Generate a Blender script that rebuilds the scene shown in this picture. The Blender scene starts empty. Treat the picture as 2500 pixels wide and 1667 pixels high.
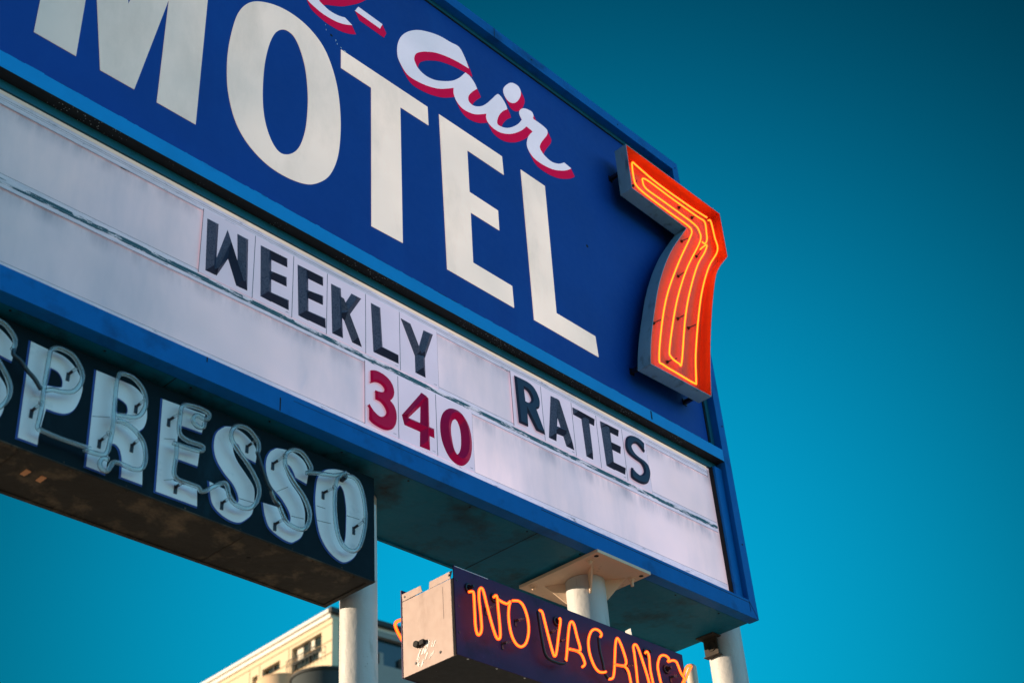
# Motel sign against a dusk sky -- everything is built in metres, ground at z = 0,
# the sign faces -Y, the lens stands at (0, 0, 1.6).
import bpy, bmesh, math, random
from mathutils import Vector, Matrix
random.seed(7)
sc = bpy.context.scene
COL = sc.collection

LET = {'mO': (((2.8319,7.2788),(2.7598,7.2035),(2.7101,7.0949),(2.6824,6.9526),(2.6667,6.7801),(2.67,6.6261),(2.6876,6.4959),(2.7294,6.3648),(2.7874,6.2755),(2.8701,6.2119),(2.9696,6.1773),(3.0875,6.1767),(3.1976,6.2089),(3.2812,6.2788),(3.3377,6.3629),(3.3802,6.491),(3.3985,6.6383),(3.3998,6.8105),(3.3794,6.9948),(3.336,7.1449),(3.2719,7.2593),(3.1776,7.3285),(3.0651,7.3533),(2.9461,7.3364)),((2.99,7.1826),(2.9459,7.1187),(2.9127,7.0047),(2.8919,6.8479),(2.8883,6.6759),(2.898,6.5379),(2.9215,6.4319),(2.9618,6.3483),(3.0091,6.3091),(3.059,6.3237),(3.1082,6.3766),(3.1434,6.4543),(3.1685,6.5732),(3.1774,6.7049),(3.1759,6.8323),(3.1565,6.994),(3.1234,7.1042),(3.081,7.1806),(3.0356,7.2012))),
 'mT': (((3.399,7.3298),(4.0609,7.3311),(4.0632,7.1843),(3.8415,7.1817),(3.8355,6.1784),(3.6156,6.171),(3.6207,7.1849),(3.4004,7.1852)),),
 'mE': (((4.155,7.3341),(4.6914,7.332),(4.6938,7.1823),(4.3812,7.1876),(4.3776,6.8565),(4.6158,6.8502),(4.6139,6.6972),(4.3769,6.6997),(4.3719,6.3284),(4.6882,6.3242),(4.6895,6.1699),(4.162,6.1721)),),
 'mL': (((4.859,7.3255),(5.082,7.3226),(5.0668,6.315),(5.4177,6.3114),(5.4257,6.162),(4.8562,6.1656)),),
 'air': (((4.4417,7.9245,1),(4.4138,7.9968),(4.3659,8.0615),(4.2879,8.0504),(4.1854,8.0335),(4.0837,7.9925),(3.9958,7.9403),(3.9149,7.8623),(3.8591,7.7755),(3.8312,7.6854),(3.8293,7.5968),(3.8535,7.5404),(3.9045,7.4912),(3.9807,7.49),(4.0767,7.5142),(4.1755,7.5607),(4.2938,7.6503,1),(4.291,7.6006),(4.3106,7.5516),(4.3588,7.5221),(4.422,7.5273),(4.4874,7.5548),(4.576,7.6202,1),(4.5727,7.5777),(4.5959,7.5428),(4.6536,7.5304),(4.7207,7.5464),(4.8052,7.5973),(4.8945,7.6809),(4.9577,7.761,1),(5.0152,7.7529,1),(4.9653,7.6753),(4.9434,7.5971),(4.9561,7.548),(5.0002,7.5124),(5.0824,7.5066),(5.1827,7.5265),(5.2735,7.5706),(5.3368,7.6145),(5.3785,7.6543,1),(5.3101,7.6641,1),(5.2508,7.617),(5.1764,7.5902),(5.1077,7.6051),(5.0726,7.6408),(5.0819,7.6854),(5.1171,7.747),(5.161,7.8186),(5.1664,7.8645),(5.125,7.8773),(5.0685,7.8799),(5.0332,7.8805),(5.0397,7.914),(5.0253,7.9377),(4.9824,7.9316),(4.9382,7.9099),(4.9019,7.8656),(4.898,7.8262),(4.9167,7.7928,1),(4.8715,7.7239),(4.8184,7.6659),(4.7673,7.6223),(4.7118,7.5961),(4.6747,7.5945),(4.6753,7.633),(4.7003,7.6943),(4.7387,7.7522),(4.7804,7.7958,1),(4.7723,7.8269),(4.7419,7.8652),(4.7122,7.8803),(4.6879,7.8636),(4.6349,7.7855),(4.583,7.7115),(4.5333,7.6562),(4.4791,7.6196),(4.4403,7.6122),(4.4187,7.6316),(4.4253,7.674),(4.4613,7.7333),(4.5066,7.7904,1),(4.487,7.826),(4.4503,7.8587),(4.4081,7.8652,1),(4.3558,7.7855),(4.3082,7.7289),(4.2686,7.6921),(4.2042,7.6456),(4.1288,7.6039),(4.0556,7.5884),(3.9965,7.606),(3.9704,7.6433),(3.9655,7.6774),(3.9825,7.7238),(4.0263,7.7711),(4.0764,7.8091),(4.1523,7.8557),(4.2542,7.8938),(4.3572,7.9163)),),
 'dot': (((4.8329,8.0708),(4.7657,7.9808),(4.76,7.9172),(4.7976,7.8808),(4.8469,7.8959),(4.8934,7.9487),(4.929,8.0267),(4.9273,8.0796),(4.8939,8.0971)),),
 'hyp': (((3.4999,7.7276,1),(3.5255,7.7816,1),(3.7132,7.7754,1),(3.693,7.7234,1)),),
 'efrag': (((3.154,7.5479),(3.2104,7.5277),(3.2732,7.5192),(3.3554,7.5286),(3.4193,7.5523),(3.4788,7.5891,1),(3.4253,7.6115,1),(3.3739,7.5899),(3.3164,7.5816),(3.2719,7.5903),(3.2433,7.6005),(3.2283,7.6214),(3.2515,7.6617),(3.3018,7.6945),(3.3753,7.7457),(3.4436,7.8113),(3.4999,7.8713),(3.5572,7.9479),(3.6123,8.0427),(3.6195,8.0956),(3.5782,8.1089),(3.4961,8.0804),(3.389,8.0111),(3.2788,7.9119),(3.1852,7.793),(3.1349,7.6778),(3.1248,7.5968)),((3.281,7.7892),(3.3517,7.8165),(3.4432,7.8828),(3.5098,7.9597),(3.5233,8.0015),(3.4827,8.0033),(3.4094,7.9624),(3.3312,7.8867))),
 'eP': (((1.9342,4.6953,1),(2.0073,4.6906),(2.0705,4.6898),(2.1192,4.6672),(2.157,4.6249),(2.1712,4.5871),(2.167,4.5322),(2.1494,4.4772),(2.1222,4.4472),(2.0883,4.4357),(2.036,4.433,1),(2.0246,4.3205),(2.0247,4.271,1),(1.9454,4.2715,1)),((2.0269,4.6165,1),(2.059,4.6113),(2.0797,4.5913),(2.087,4.5655),(2.0795,4.5455),(2.0218,4.5304,1))),
 'eR': (((2.2198,4.6871,1),(2.334,4.6872),(2.3984,4.6819),(2.4465,4.6456),(2.4646,4.5784),(2.457,4.5199),(2.4298,4.4773),(2.4653,4.4414),(2.4665,4.3702),(2.4752,4.2636,1),(2.3811,4.2644,1),(2.3772,4.3281),(2.363,4.3754),(2.3416,4.3937),(2.3156,4.3925,1),(2.3134,4.2544,1),(2.2303,4.2563,1)),((2.3184,4.6059,1),(2.363,4.5922),(2.3768,4.5656),(2.3685,4.5439),(2.3249,4.5352,1))),
 'eE': (((2.5287,4.6819,1),(2.7376,4.6913,1),(2.7282,4.5993,1),(2.6147,4.594,1),(2.614,4.5079,1),(2.7238,4.5082,1),(2.7199,4.4374,1),(2.6112,4.4353,1),(2.6135,4.3307,1),(2.7251,4.3392,1),(2.7318,4.2568,1),(2.5384,4.2573,1)),),
 'eS': (((2.84,4.6741,1),(2.8814,4.6858),(2.9315,4.6799),(2.9759,4.6565),(3.0067,4.6211),(3.0063,4.5606,1),(2.9382,4.5684,1),(2.9259,4.597),(2.907,4.6164),(2.8898,4.6098),(2.8885,4.576),(2.9123,4.5322),(2.9571,4.4896),(3.0022,4.4406),(3.0088,4.3847),(3.0019,4.3185),(2.9696,4.2761),(2.9367,4.2527),(2.8894,4.2494),(2.8343,4.2681),(2.7982,4.3055),(2.782,4.3876,1),(2.8568,4.3795,1),(2.8758,4.3512),(2.9043,4.3327),(2.9296,4.3446),(2.9257,4.375),(2.8989,4.4168),(2.8481,4.4563),(2.8069,4.5058),(2.791,4.5651),(2.8014,4.6287)),),
 'eS2': (((3.1139,4.6722,1),(3.1582,4.6822),(3.2109,4.685),(3.2649,4.6638),(3.2891,4.6176),(3.2832,4.5574,1),(3.2225,4.5661,1),(3.2026,4.5995),(3.1795,4.6149),(3.1613,4.6047),(3.1702,4.5673),(3.2015,4.5248),(3.2478,4.481),(3.2757,4.4242),(3.2778,4.3526),(3.2647,4.2965),(3.2327,4.2638),(3.2042,4.2484),(3.1535,4.2544),(3.0954,4.2798),(3.0682,4.3281),(3.0548,4.3845,1),(3.137,4.3901,1),(3.1494,4.3554),(3.1792,4.3331),(3.2006,4.3466),(3.1956,4.3839),(3.1534,4.4349),(3.0932,4.4796),(3.0652,4.5357),(3.0624,4.5949),(3.082,4.6429)),),
 'eO': (((3.4122,4.6766),(3.3772,4.6533),(3.347,4.6111),(3.3368,4.5527),(3.3345,4.4843),(3.3439,4.4074),(3.3644,4.3352),(3.4033,4.2825),(3.4532,4.2526),(3.5031,4.2472),(3.5573,4.288),(3.5888,4.3541),(3.6088,4.4277),(3.6211,4.5138),(3.6173,4.5888),(3.5889,4.6561),(3.54,4.6951),(3.4675,4.6934)),((3.4684,4.6132),(3.4469,4.5641),(3.4422,4.501),(3.4548,4.4311),(3.4711,4.3631),(3.4947,4.3309),(3.5076,4.3682),(3.511,4.443),(3.5105,4.5107),(3.5005,4.576),(3.4859,4.609))),
 'mM': (((1.6846,7.33),(1.6846,6.177),(1.889,6.177),(1.8895,6.906),(2.0104,6.176),(2.1867,6.177),(2.3066,6.876),(2.3068,6.177),(2.5212,6.177),(2.5235,7.33),(2.2106,7.33),(2.0993,6.681),(1.992,7.33)),)}
CARD = {'W': (('s',(((2.6298,5.6661),(2.6918,5.6671),(2.6418,5.3742),(2.6961,5.3749)),)),('a',(((2.6745,5.3928),(2.7017,5.3741),(2.7424,5.6625),(2.7555,5.4988)),)),('b',(((2.7555,5.4988),(2.7424,5.6625),(2.8087,5.3733),(2.869,5.3756)),)),('s',(((2.7964,5.6678),(2.8584,5.6683),(2.816,5.3808),(2.87,5.3751)),))),
 'E1': (('s',(((2.9297,5.6728),(2.9928,5.6741),(2.943,5.3818),(3.0047,5.3792)),)),('s',(((2.9297,5.6728),(2.9353,5.6178),(3.0875,5.6765),(3.0889,5.6239)),)),('s',(((2.9684,5.5518),(2.9707,5.5061),(3.0878,5.5649),(3.0894,5.51)),)),('s',(((2.9448,5.4301),(2.943,5.3818),(3.1047,5.4396),(3.1063,5.3817)),))),
 'E2': (('s',(((3.1482,5.6732),(3.2129,5.6739),(3.1622,5.3796),(3.2237,5.3777)),)),('s',(((3.1482,5.6732),(3.1528,5.6198),(3.3059,5.6773),(3.3063,5.6236)),)),('s',(((3.185,5.5491),(3.1863,5.5051),(3.308,5.566),(3.3079,5.5102)),)),('s',(((3.1634,5.4303),(3.1622,5.3796),(3.3248,5.44),(3.3275,5.3824)),))),
 'K': (('s',(((3.3547,5.6636),(3.4176,5.666),(3.3662,5.3739),(3.434,5.3757)),)),('s',(((3.485,5.6685),(3.5486,5.6686),(3.4026,5.5078),(3.4442,5.4798)),)),('s',(((3.3691,5.6236),(3.4339,5.6115),(3.4907,5.378),(3.5528,5.3782)),))),
 'L1': (('s',(((3.611,5.6741),(3.6741,5.6742),(3.6259,5.3839),(3.6896,5.385)),)),('s',(((3.6293,5.442),(3.6259,5.3839),(3.7922,5.4401),(3.7919,5.3873)),))),
 'Y': (('s',(((3.8106,5.6765),(3.8708,5.6723),(3.9052,5.4823),(3.9611,5.494)),)),('s',(((3.97,5.676),(4.0375,5.6799),(3.9102,5.4801),(3.9747,5.5046)),)),('s',(((3.9029,5.5037),(3.9732,5.5175),(3.904,5.3843),(3.9741,5.384)),))),
 'R': (('f',(((4.6387,5.6856,1),(4.7313,5.6881),(4.7806,5.6766),(4.8114,5.6484),(4.8289,5.6146),(4.8334,5.579),(4.8237,5.5496),(4.7985,5.5308,1),(4.8575,5.3914,1),(4.7864,5.3899,1),(4.7227,5.4829,1),(4.721,5.388,1),(4.6482,5.3852,1)),((4.7097,5.6274,1),(4.7413,5.6221),(4.7616,5.5967),(4.7624,5.5766),(4.7536,5.5601),(4.738,5.5506),(4.7138,5.5496,1)))),),
 'A': (('s',(((4.9425,5.6844),(5.0086,5.6876),(4.8939,5.3931),(4.9565,5.394)),)),('s',(((4.9425,5.6844),(5.0086,5.6876),(5.0375,5.3933),(5.1043,5.3931)),)),('s',(((4.9401,5.4938),(4.931,5.4417),(5.0384,5.5058),(5.0523,5.4527)),))),
 'T': (('s',(((5.1259,5.6848),(5.1263,5.6358),(5.3124,5.6798),(5.3081,5.6318)),)),('s',(((5.1951,5.6661),(5.2671,5.6615),(5.2058,5.3929),(5.2643,5.3922)),))),
 'E3': (('s',(((5.3674,5.6906),(5.454,5.6888),(5.3796,5.3971),(5.4528,5.3946)),)),('s',(((5.3674,5.6906),(5.3673,5.643),(5.5288,5.6923),(5.5254,5.6452)),)),('s',(((5.4018,5.5801),(5.4011,5.5296),(5.533,5.5836),(5.5267,5.5295)),)),('s',(((5.3877,5.4472),(5.3796,5.3971),(5.5516,5.4475),(5.5461,5.3991)),))),
 'S': (('f',(((5.749,5.617,1),(5.7621,5.6854,1),(5.7057,5.7041),(5.6417,5.6953),(5.5944,5.6642),(5.5741,5.6187),(5.5748,5.5793),(5.6001,5.5493),(5.6588,5.5342),(5.7037,5.5261),(5.7219,5.499),(5.7128,5.4676),(5.6802,5.4424),(5.6424,5.4453),(5.6035,5.4666,1),(5.5923,5.4381),(5.5907,5.3955),(5.6308,5.3824),(5.6926,5.3858),(5.744,5.4119),(5.7727,5.4558),(5.781,5.4981),(5.7685,5.5388),(5.7334,5.5598),(5.6806,5.5684),(5.6446,5.5832),(5.6297,5.6116),(5.6558,5.6444),(5.6958,5.6507)),)),),
 '3': (('f',(((3.5982,5.2597,1),(3.6308,5.2741),(3.6701,5.2755),(3.7095,5.263),(3.7378,5.2377),(3.7513,5.2041),(3.7476,5.1752),(3.7363,5.1548),(3.7228,5.1395,1),(3.7466,5.1203),(3.7614,5.0917),(3.765,5.0586),(3.7577,5.0213),(3.7397,4.9895),(3.7134,4.9697),(3.6833,4.9597),(3.6492,4.9593),(3.6154,4.9645),(3.5885,4.9779,1),(3.589,5.0666,1),(3.6118,5.0419),(3.6372,5.0277),(3.6627,5.0248),(3.6822,5.0346),(3.6954,5.0533),(3.6957,5.0725),(3.6808,5.0932),(3.6594,5.1054),(3.6272,5.1073,1),(3.6277,5.1594,1),(3.6514,5.1618),(3.671,5.1662),(3.6841,5.1756),(3.6865,5.1922),(3.6736,5.2043),(3.6519,5.2086),(3.6259,5.2033),(3.5991,5.1859,1)),)),),
 '4': (('s',(((3.9422,5.2818),(3.9897,5.266),(3.8055,5.0962),(3.8339,5.0787)),)),('s',(((3.9352,5.278),(3.9897,5.266),(3.9194,4.963),(3.9879,4.9656)),)),('s',(((3.8055,5.0962),(3.8206,5.0457),(4.0216,5.1021),(4.0211,5.0485)),))),
 '0': (('o',(((4.1264,5.2631),(4.1668,5.2161),(4.089,5.2255),(4.1505,5.1983),(4.0676,5.1729),(4.14,5.1621),(4.0625,5.1155),(4.139,5.126),(4.0713,5.0563),(4.1433,5.0921),(4.0943,5.0069),(4.1487,5.0628),(4.125,4.9722),(4.1565,5.0345),(4.1661,4.9567),(4.1673,5.0172),(4.2088,4.9629),(4.1767,5.0168),(4.249,4.9992),(4.1893,5.0314),(4.2738,5.0476),(4.2005,5.0591),(4.284,5.107),(4.2058,5.0927),(4.282,5.1702),(4.2071,5.1289),(4.2662,5.2245),(4.2044,5.1637),(4.2369,5.2615),(4.1965,5.1927),(4.2041,5.2787),(4.1847,5.2121),(4.1631,5.2782),(4.1764,5.2176)),)),)}
TUBE = {'tP': ((2.0031,4.4793),(2.0316,4.4937),(2.0702,4.5007),(2.112,4.5208),(2.1376,4.5652),(2.1414,4.6056),(2.1279,4.6386),(2.091,4.6761),(2.0446,4.6845),(2.0183,4.6798),(2.0004,4.6643),(1.9947,4.6423),(1.9949,4.5654),(1.9943,4.4802),(1.997,4.3888),(1.994,4.3375),(1.9932,4.3146),(2.0051,4.3058),(2.0807,4.3017),(2.2122,4.3047)),
 'tR': ((2.19,4.2912),(2.2645,4.299),(2.2856,4.3216),(2.2909,4.3628),(2.2952,4.4349),(2.2894,4.595),(2.2926,4.6658),(2.3071,4.688),(2.3592,4.6901),(2.4086,4.6549),(2.4284,4.5979),(2.4117,4.5404),(2.3789,4.5116),(2.3442,4.5038),(2.3098,4.4962)),
 'tR2': ((2.3128,4.4705),(2.3476,4.4737),(2.4034,4.4509),(2.439,4.4111),(2.4522,4.3452),(2.4389,4.3034),(2.4036,4.2879),(2.3512,4.2901),(2.3172,4.2861),(2.305,4.2601),(2.2931,4.2387),(2.2719,4.2394),(2.2592,4.2602),(2.2704,4.2858),(2.2929,4.2899)),
 'tE': ((2.7088,4.6176),(2.7038,4.5958),(2.6775,4.5887),(2.6528,4.6049),(2.6574,4.6298),(2.6766,4.6409),(2.7141,4.6362),(2.7294,4.659),(2.718,4.6743),(2.6702,4.678),(2.6141,4.6681),(2.5928,4.6461),(2.5907,4.5962),(2.5901,4.5442),(2.6011,4.5165),(2.6381,4.5053),(2.6973,4.5089),(2.7112,4.5014),(2.7028,4.4821),(2.654,4.4731),(2.5955,4.4697),(2.5697,4.4693)),
 'tE2': ((2.5862,4.4661),(2.588,4.4102),(2.5848,4.3407),(2.603,4.3166),(2.6415,4.3151),(2.6999,4.3143),(2.7206,4.3),(2.7578,4.3287),(2.7954,4.3608),(2.8212,4.3763),(2.8385,4.3699),(2.8513,4.3303),(2.8802,4.3028),(2.9282,4.2973),(2.9684,4.3173),(2.9969,4.3685),(2.9977,4.4201),(2.9667,4.4738),(2.9145,4.5264),(2.8628,4.5726),(2.8429,4.6112),(2.8542,4.6523),(2.8845,4.6744),(2.9342,4.6739),(2.9792,4.6375),(2.9879,4.6073),(2.9823,4.5784)),
 'wS': ((2.9823,4.5784),(3.0025,4.5329),(3.0227,4.4877),(3.0462,4.4439),(3.0688,4.4193),(3.0922,4.3757),(3.1069,4.3679)),
 'tS2': ((3.0614,4.4232),(3.0809,4.388),(3.1031,4.373),(3.1223,4.341),(3.1451,4.3102),(3.1889,4.2959),(3.2398,4.303),(3.2679,4.351),(3.2665,4.4028),(3.2352,4.4579),(3.174,4.516),(3.1312,4.574),(3.1328,4.6287),(3.1687,4.6662),(3.2214,4.669),(3.2643,4.6301),(3.2725,4.6058),(3.2542,4.582)),
 'tO': ((3.2467,4.5793),(3.3223,4.6035),(3.4074,4.6241),(3.4703,4.661),(3.4387,4.6355),(3.4156,4.596),(3.4073,4.5112),(3.4117,4.4121),(3.4303,4.3324),(3.4652,4.2912),(3.5115,4.2862),(3.5505,4.3181),(3.5783,4.4002),(3.5865,4.4841),(3.5748,4.5694),(3.5506,4.6305),(3.5103,4.6545),(3.4704,4.6435)),
 'wS0': ((1.854,4.5975),(1.8555,4.5744),(1.8875,4.5605),(1.9177,4.5314),(1.9512,4.5085),(1.9821,4.475)),
 'nN': ((4.2174,4.2929),(4.2381,4.301),(4.2489,4.2908),(4.2491,4.2097),(4.2494,4.132),(4.2582,4.0957),(4.2755,4.0981),(4.2892,4.1296),(4.2886,4.1987),(4.2829,4.2806),(4.2877,4.3219),(4.3016,4.3371),(4.3154,4.3254),(4.3338,4.2595),(4.3592,4.1742),(4.3836,4.1155),(4.4016,4.1072),(4.4139,4.1277),(4.4145,4.189),(4.4107,4.2631),(4.4092,4.3163),(4.4,4.3272),(4.3852,4.314)),
 'nO': ((4.4176,4.3097),(4.4471,4.3045),(4.4773,4.3062),(4.5001,4.3239),(4.4882,4.2935),(4.4801,4.2376),(4.4884,4.1646),(4.5139,4.1186),(4.5519,4.1073),(4.5911,4.1362),(4.6159,4.198),(4.6168,4.2656),(4.595,4.3231),(4.563,4.3429),(4.5162,4.3329)),
 'nV': ((4.7088,4.3363),(4.7273,4.3322),(4.7388,4.294),(4.7625,4.2002),(4.7829,4.1336),(4.7952,4.121),(4.8114,4.1497),(4.8378,4.2424),(4.8602,4.3174),(4.8559,4.3348)),
 'nVb': ((4.7005,4.3294),(4.7035,4.289),(4.7161,4.1793),(4.7359,4.1086),(4.7938,4.094),(4.8578,4.0994),(4.8761,4.1164)),
 'nA': ((4.8761,4.1164),(4.8888,4.1646),(4.9088,4.2518),(4.929,4.3195),(4.9484,4.3411),(4.9649,4.3268),(4.9782,4.2697),(4.9947,4.2094),(4.974,4.1927),(4.9144,4.1869)),
 'nA2': ((4.901,4.1835),(4.9539,4.19),(4.9955,4.1821),(5.0146,4.1549),(5.018,4.133),(4.997,4.1143)),
 'nC': ((5.1665,4.3163),(5.1775,4.3333),(5.1612,4.3481),(5.1269,4.3471),(5.0927,4.323),(5.0658,4.2691),(5.0648,4.204),(5.0894,4.1457),(5.1224,4.1208),(5.1601,4.1252),(5.1797,4.1331)),
 'nCb': ((5.1555,4.311),(5.1554,4.2452),(5.1687,4.1788),(5.1771,4.1256),(5.1972,4.1028)),
 'nAA': ((5.1999,4.0989),(5.2309,4.113),(5.2483,4.1518),(5.2656,4.2259),(5.2831,4.3011),(5.3004,4.3414),(5.3161,4.3382),(5.3378,4.3007),(5.3573,4.239),(5.3489,4.211),(5.3202,4.1993),(5.263,4.1902)),
 'nAA2': ((5.2558,4.1884),(5.3056,4.1958),(5.3445,4.1982),(5.3658,4.1798),(5.3735,4.1443),(5.3758,4.0983),(5.3613,4.0765)),
 'nNN': ((5.4366,4.0844),(5.4331,4.1301),(5.4358,4.206),(5.4358,4.2918),(5.4342,4.3299),(5.4519,4.3479),(5.4726,4.3348),(5.4973,4.2734),(5.5246,4.1892),(5.5394,4.1171),(5.5505,4.0821),(5.5696,4.1052),(5.5662,4.161),(5.5568,4.235),(5.5609,4.3084),(5.5486,4.332),(5.5317,4.3205)),
 'nCC': ((5.7252,4.322),(5.7365,4.3395),(5.7122,4.3498),(5.6769,4.343),(5.6499,4.3206),(5.6272,4.2713),(5.6291,4.2187),(5.6429,4.1597),(5.6762,4.1245),(5.7159,4.1191),(5.7416,4.1344)),
 'nY': ((5.7286,4.3203),(5.7703,4.3379),(5.8009,4.338),(5.8125,4.3211),(5.8305,4.281),(5.8536,4.257),(5.834,4.228),(5.81,4.1884),(5.8027,4.1386),(5.8045,4.096)),
 'nYY': ((5.8214,4.2056),(5.867,4.2552),(5.9063,4.309),(5.9347,4.3407),(5.9266,4.3462),(5.9012,4.3376),(5.8759,4.3116),(5.8566,4.2774)),
 'nback': ((4.2073,4.3094),(4.1747,4.29),(4.1663,4.2688),(4.179,4.2427),(4.1997,4.2166),(4.2309,4.1828))}
SEVEN = ((5.7861,8.0065,1),(6.8719,7.9996,1),(6.8622,7.5877,1),(6.6801,7.357),(6.5699,7.0978),(6.4846,6.8438),(6.4148,6.6058),(6.3575,6.3663),(6.313,6.1622,1),(5.6905,6.1371,1),(5.7302,6.32),(5.8072,6.5637),(5.9318,6.8882),(6.1153,7.2277),(6.3713,7.5811,1),(5.7796,7.6012,1))
SEVEN1 = ((6.7665,7.9354),(6.5542,7.9206),(6.1742,7.9194),(5.9642,7.9457),(5.912,7.9496),(5.8991,7.8786),(5.9007,7.7728),(5.9249,7.7344),(6.0265,7.7153),(6.2827,7.7049),(6.4816,7.7019),(6.5243,7.6723),(6.4748,7.5742),(6.2853,7.2658),(6.0956,6.9219),(5.9734,6.627),(5.8706,6.2878),(5.9058,6.2526),(6.0321,6.2501),(6.2223,6.252),(6.2483,6.2854),(6.295,6.5015),(6.4001,6.8318),(6.5153,7.1334),(6.6638,7.4224),(6.8267,7.659),(6.8229,7.7835),(6.8107,7.9235),(6.7777,7.9141))
SEVEN2 = ((6.5905,7.5405),(6.6421,7.5949),(6.6936,7.6371),(6.6431,7.5425),(6.512,7.3514),(6.3511,7.0343),(6.239,6.7545),(6.118,6.3692),(6.0818,6.3412),(6.0057,6.3559),(6.0022,6.4138),(6.107,6.7067),(6.2198,6.9683),(6.3847,7.2761),(6.6113,7.6278),(6.6236,7.7275),(6.5749,7.7633),(6.4299,7.7712),(6.1884,7.7748),(6.0281,7.7781),(6.0003,7.8328),(6.0169,7.8643),(6.1004,7.875),(6.3175,7.8684),(6.6342,7.8694),(6.7225,7.87),(6.7196,7.7628),(6.7072,7.6928),(6.6706,7.6371),(6.636,7.636))
SEVINS = ((6.4138,7.537),(6.5004,7.6055),(6.5715,7.486),(6.6374,7.5829),(6.2923,7.164),(6.3967,7.2651),(5.9118,6.5899),(6.0177,6.6713),(6.2003,6.7639),(6.3026,6.8481),(6.3096,6.7404),(6.4242,6.8234),(5.9961,6.3292),(6.0994,6.3948),(6.454,7.8698),(6.5358,7.9317),(6.6044,7.8611),(6.6839,7.9247),(5.9171,7.7571),(5.9498,7.821))
ECLIPS = ((2.1034,4.6162,2.123,4.6413),(1.9807,4.3987,1.9946,4.4199),(2.411,4.5946,2.4277,4.6198),(2.2711,4.3798,2.2861,4.4028),(2.4116,4.4151,2.4228,4.4374),(2.5658,4.5941,2.5948,4.624),(2.625,4.3066,2.635,4.3158),(2.9566,4.6187,2.9855,4.6535),(2.8481,4.3102,2.8649,4.3288),(3.0956,4.5871,3.1294,4.6206),(3.1192,4.3036,3.1445,4.326),(3.3755,4.5425,3.4081,4.5659),(3.553,4.4264,3.5824,4.4589))
NCLIPS = ((4.3709,4.2636,4.391,4.2754),(4.5748,4.2609,4.5951,4.2643),(4.4713,4.1184,4.4962,4.1206),(4.8185,4.2573,4.8353,4.2739),(4.8864,4.2336,4.9022,4.2408),(5.4077,4.2302,5.4165,4.225),(5.7881,4.2607,5.8161,4.2678))
NRING = ((4.2593,4.3391),(4.4333,4.3393),(4.88,4.3383),(5.758,4.2977),(5.5967,4.3515))
CX1 = (2.6066,2.8981,3.1245,3.3314,3.5766,3.803,4.0667)
CX2 = (4.6166,4.862,5.1177,5.3322,5.5657,5.791)
CX3 = (3.5702,3.7837,4.0387,4.2974)
T_seams = ((4.7946,4.0269),(4.7091,4.5981))
SLOTS = (((2.0557,4.2468),(2.0794,4.2526),(2.0759,4.2967),(2.0556,4.2929)),((2.1219,4.2534),(2.1447,4.2553),(2.1451,4.302),(2.1236,4.2988)))
TABS = (((5.5,4.3523,4.5827),(5.5,4.2934,4.5871),(5.5,4.295,4.5373)),((5.7,4.3162,4.5717),(5.7,4.2788,4.574),(5.7,4.2752,4.5275),(5.7,4.3212,4.556)))
BRK = ((5.8074,7.8181),(5.7424,6.1914),(6.2756,6.1925))
CRACKS = ((2.5513,4.501,2.6049,4.5174),(2.5692,4.317,2.612,4.3355),(2.9327,4.3611,3.002,4.3659),(3.1224,4.4598,3.1829,4.5044),(3.2062,4.3708,3.2724,4.3799),(3.3433,4.3969,3.4233,4.4069),(3.5123,4.4768,3.5879,4.4817),(3.3417,4.4676,3.3915,4.4698),(2.2286,4.4758,2.302,4.5008))
TUBE_S_FROM = 11
CAM = ((0.6901045,-0.7208099,-0.0647212),(0.3781462,0.435393,-0.816969),(0.6170585,0.5393199,0.5730382))
LENS = 47.71394
SKY_FRONT = (0.003, 0.66, 0.72)
SKY_BACK = (0.56, 1.02, 1.1)
GLOW_K = 15.5
GLOW_A = 0.15
GLOW_MIN = 0.03
SKY_STR = 0.15
SUN_E = 2.9
EXPO = 1.4
ROTB = -4.0

# ------------------------------------------------------------------ materials
def node_mat(name):
    m = bpy.data.materials.new(name); m.use_nodes = True
    nt = m.node_tree
    return m, nt, nt.nodes, nt.links, nt.nodes['Principled BSDF']

def coords(nt, scale=(1, 1, 1)):
    tc = nt.nodes.new('ShaderNodeTexCoord'); mp = nt.nodes.new('ShaderNodeMapping')
    mp.inputs['Scale'].default_value = scale
    nt.links.new(tc.outputs['Object'], mp.inputs['Vector'])
    return mp.outputs['Vector']

def noise(nt, scale, detail=6, rough=.6, vec=None, stretch=(1, 1, 1)):
    n = nt.nodes.new('ShaderNodeTexNoise')
    n.inputs['Scale'].default_value = scale; n.inputs['Detail'].default_value = detail
    n.inputs['Roughness'].default_value = rough
    nt.links.new(vec or coords(nt, stretch), n.inputs['Vector'])
    return n.outputs['Fac']

def ramp(nt, fac, p0, p1, c0=(0, 0, 0, 1), c1=(1, 1, 1, 1)):
    r = nt.nodes.new('ShaderNodeValToRGB')
    r.color_ramp.elements[0].position = p0; r.color_ramp.elements[1].position = p1
    r.color_ramp.elements[0].color = c0; r.color_ramp.elements[1].color = c1
    nt.links.new(fac, r.inputs['Fac'])
    return r.outputs['Color']

def mix(nt, fac, a, b):
    m = nt.nodes.new('ShaderNodeMix'); m.data_type = 'RGBA'
    for s, v in ((m.inputs[0], fac), (m.inputs[6], a), (m.inputs[7], b)):
        if isinstance(v, (tuple, list)): s.default_value = tuple(v) + ((1,) if len(v) == 3 else ())
        elif isinstance(v, (int, float)): s.default_value = v
        else: nt.links.new(v, s)
    return m.outputs[2]

def bump(nt, bsdf, fac, strength, dist=.002):
    b = nt.nodes.new('ShaderNodeBump'); b.inputs['Strength'].default_value = strength
    b.inputs['Distance'].default_value = dist
    nt.links.new(fac, b.inputs['Height']); nt.links.new(b.outputs['Normal'], bsdf.inputs['Normal'])

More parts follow.
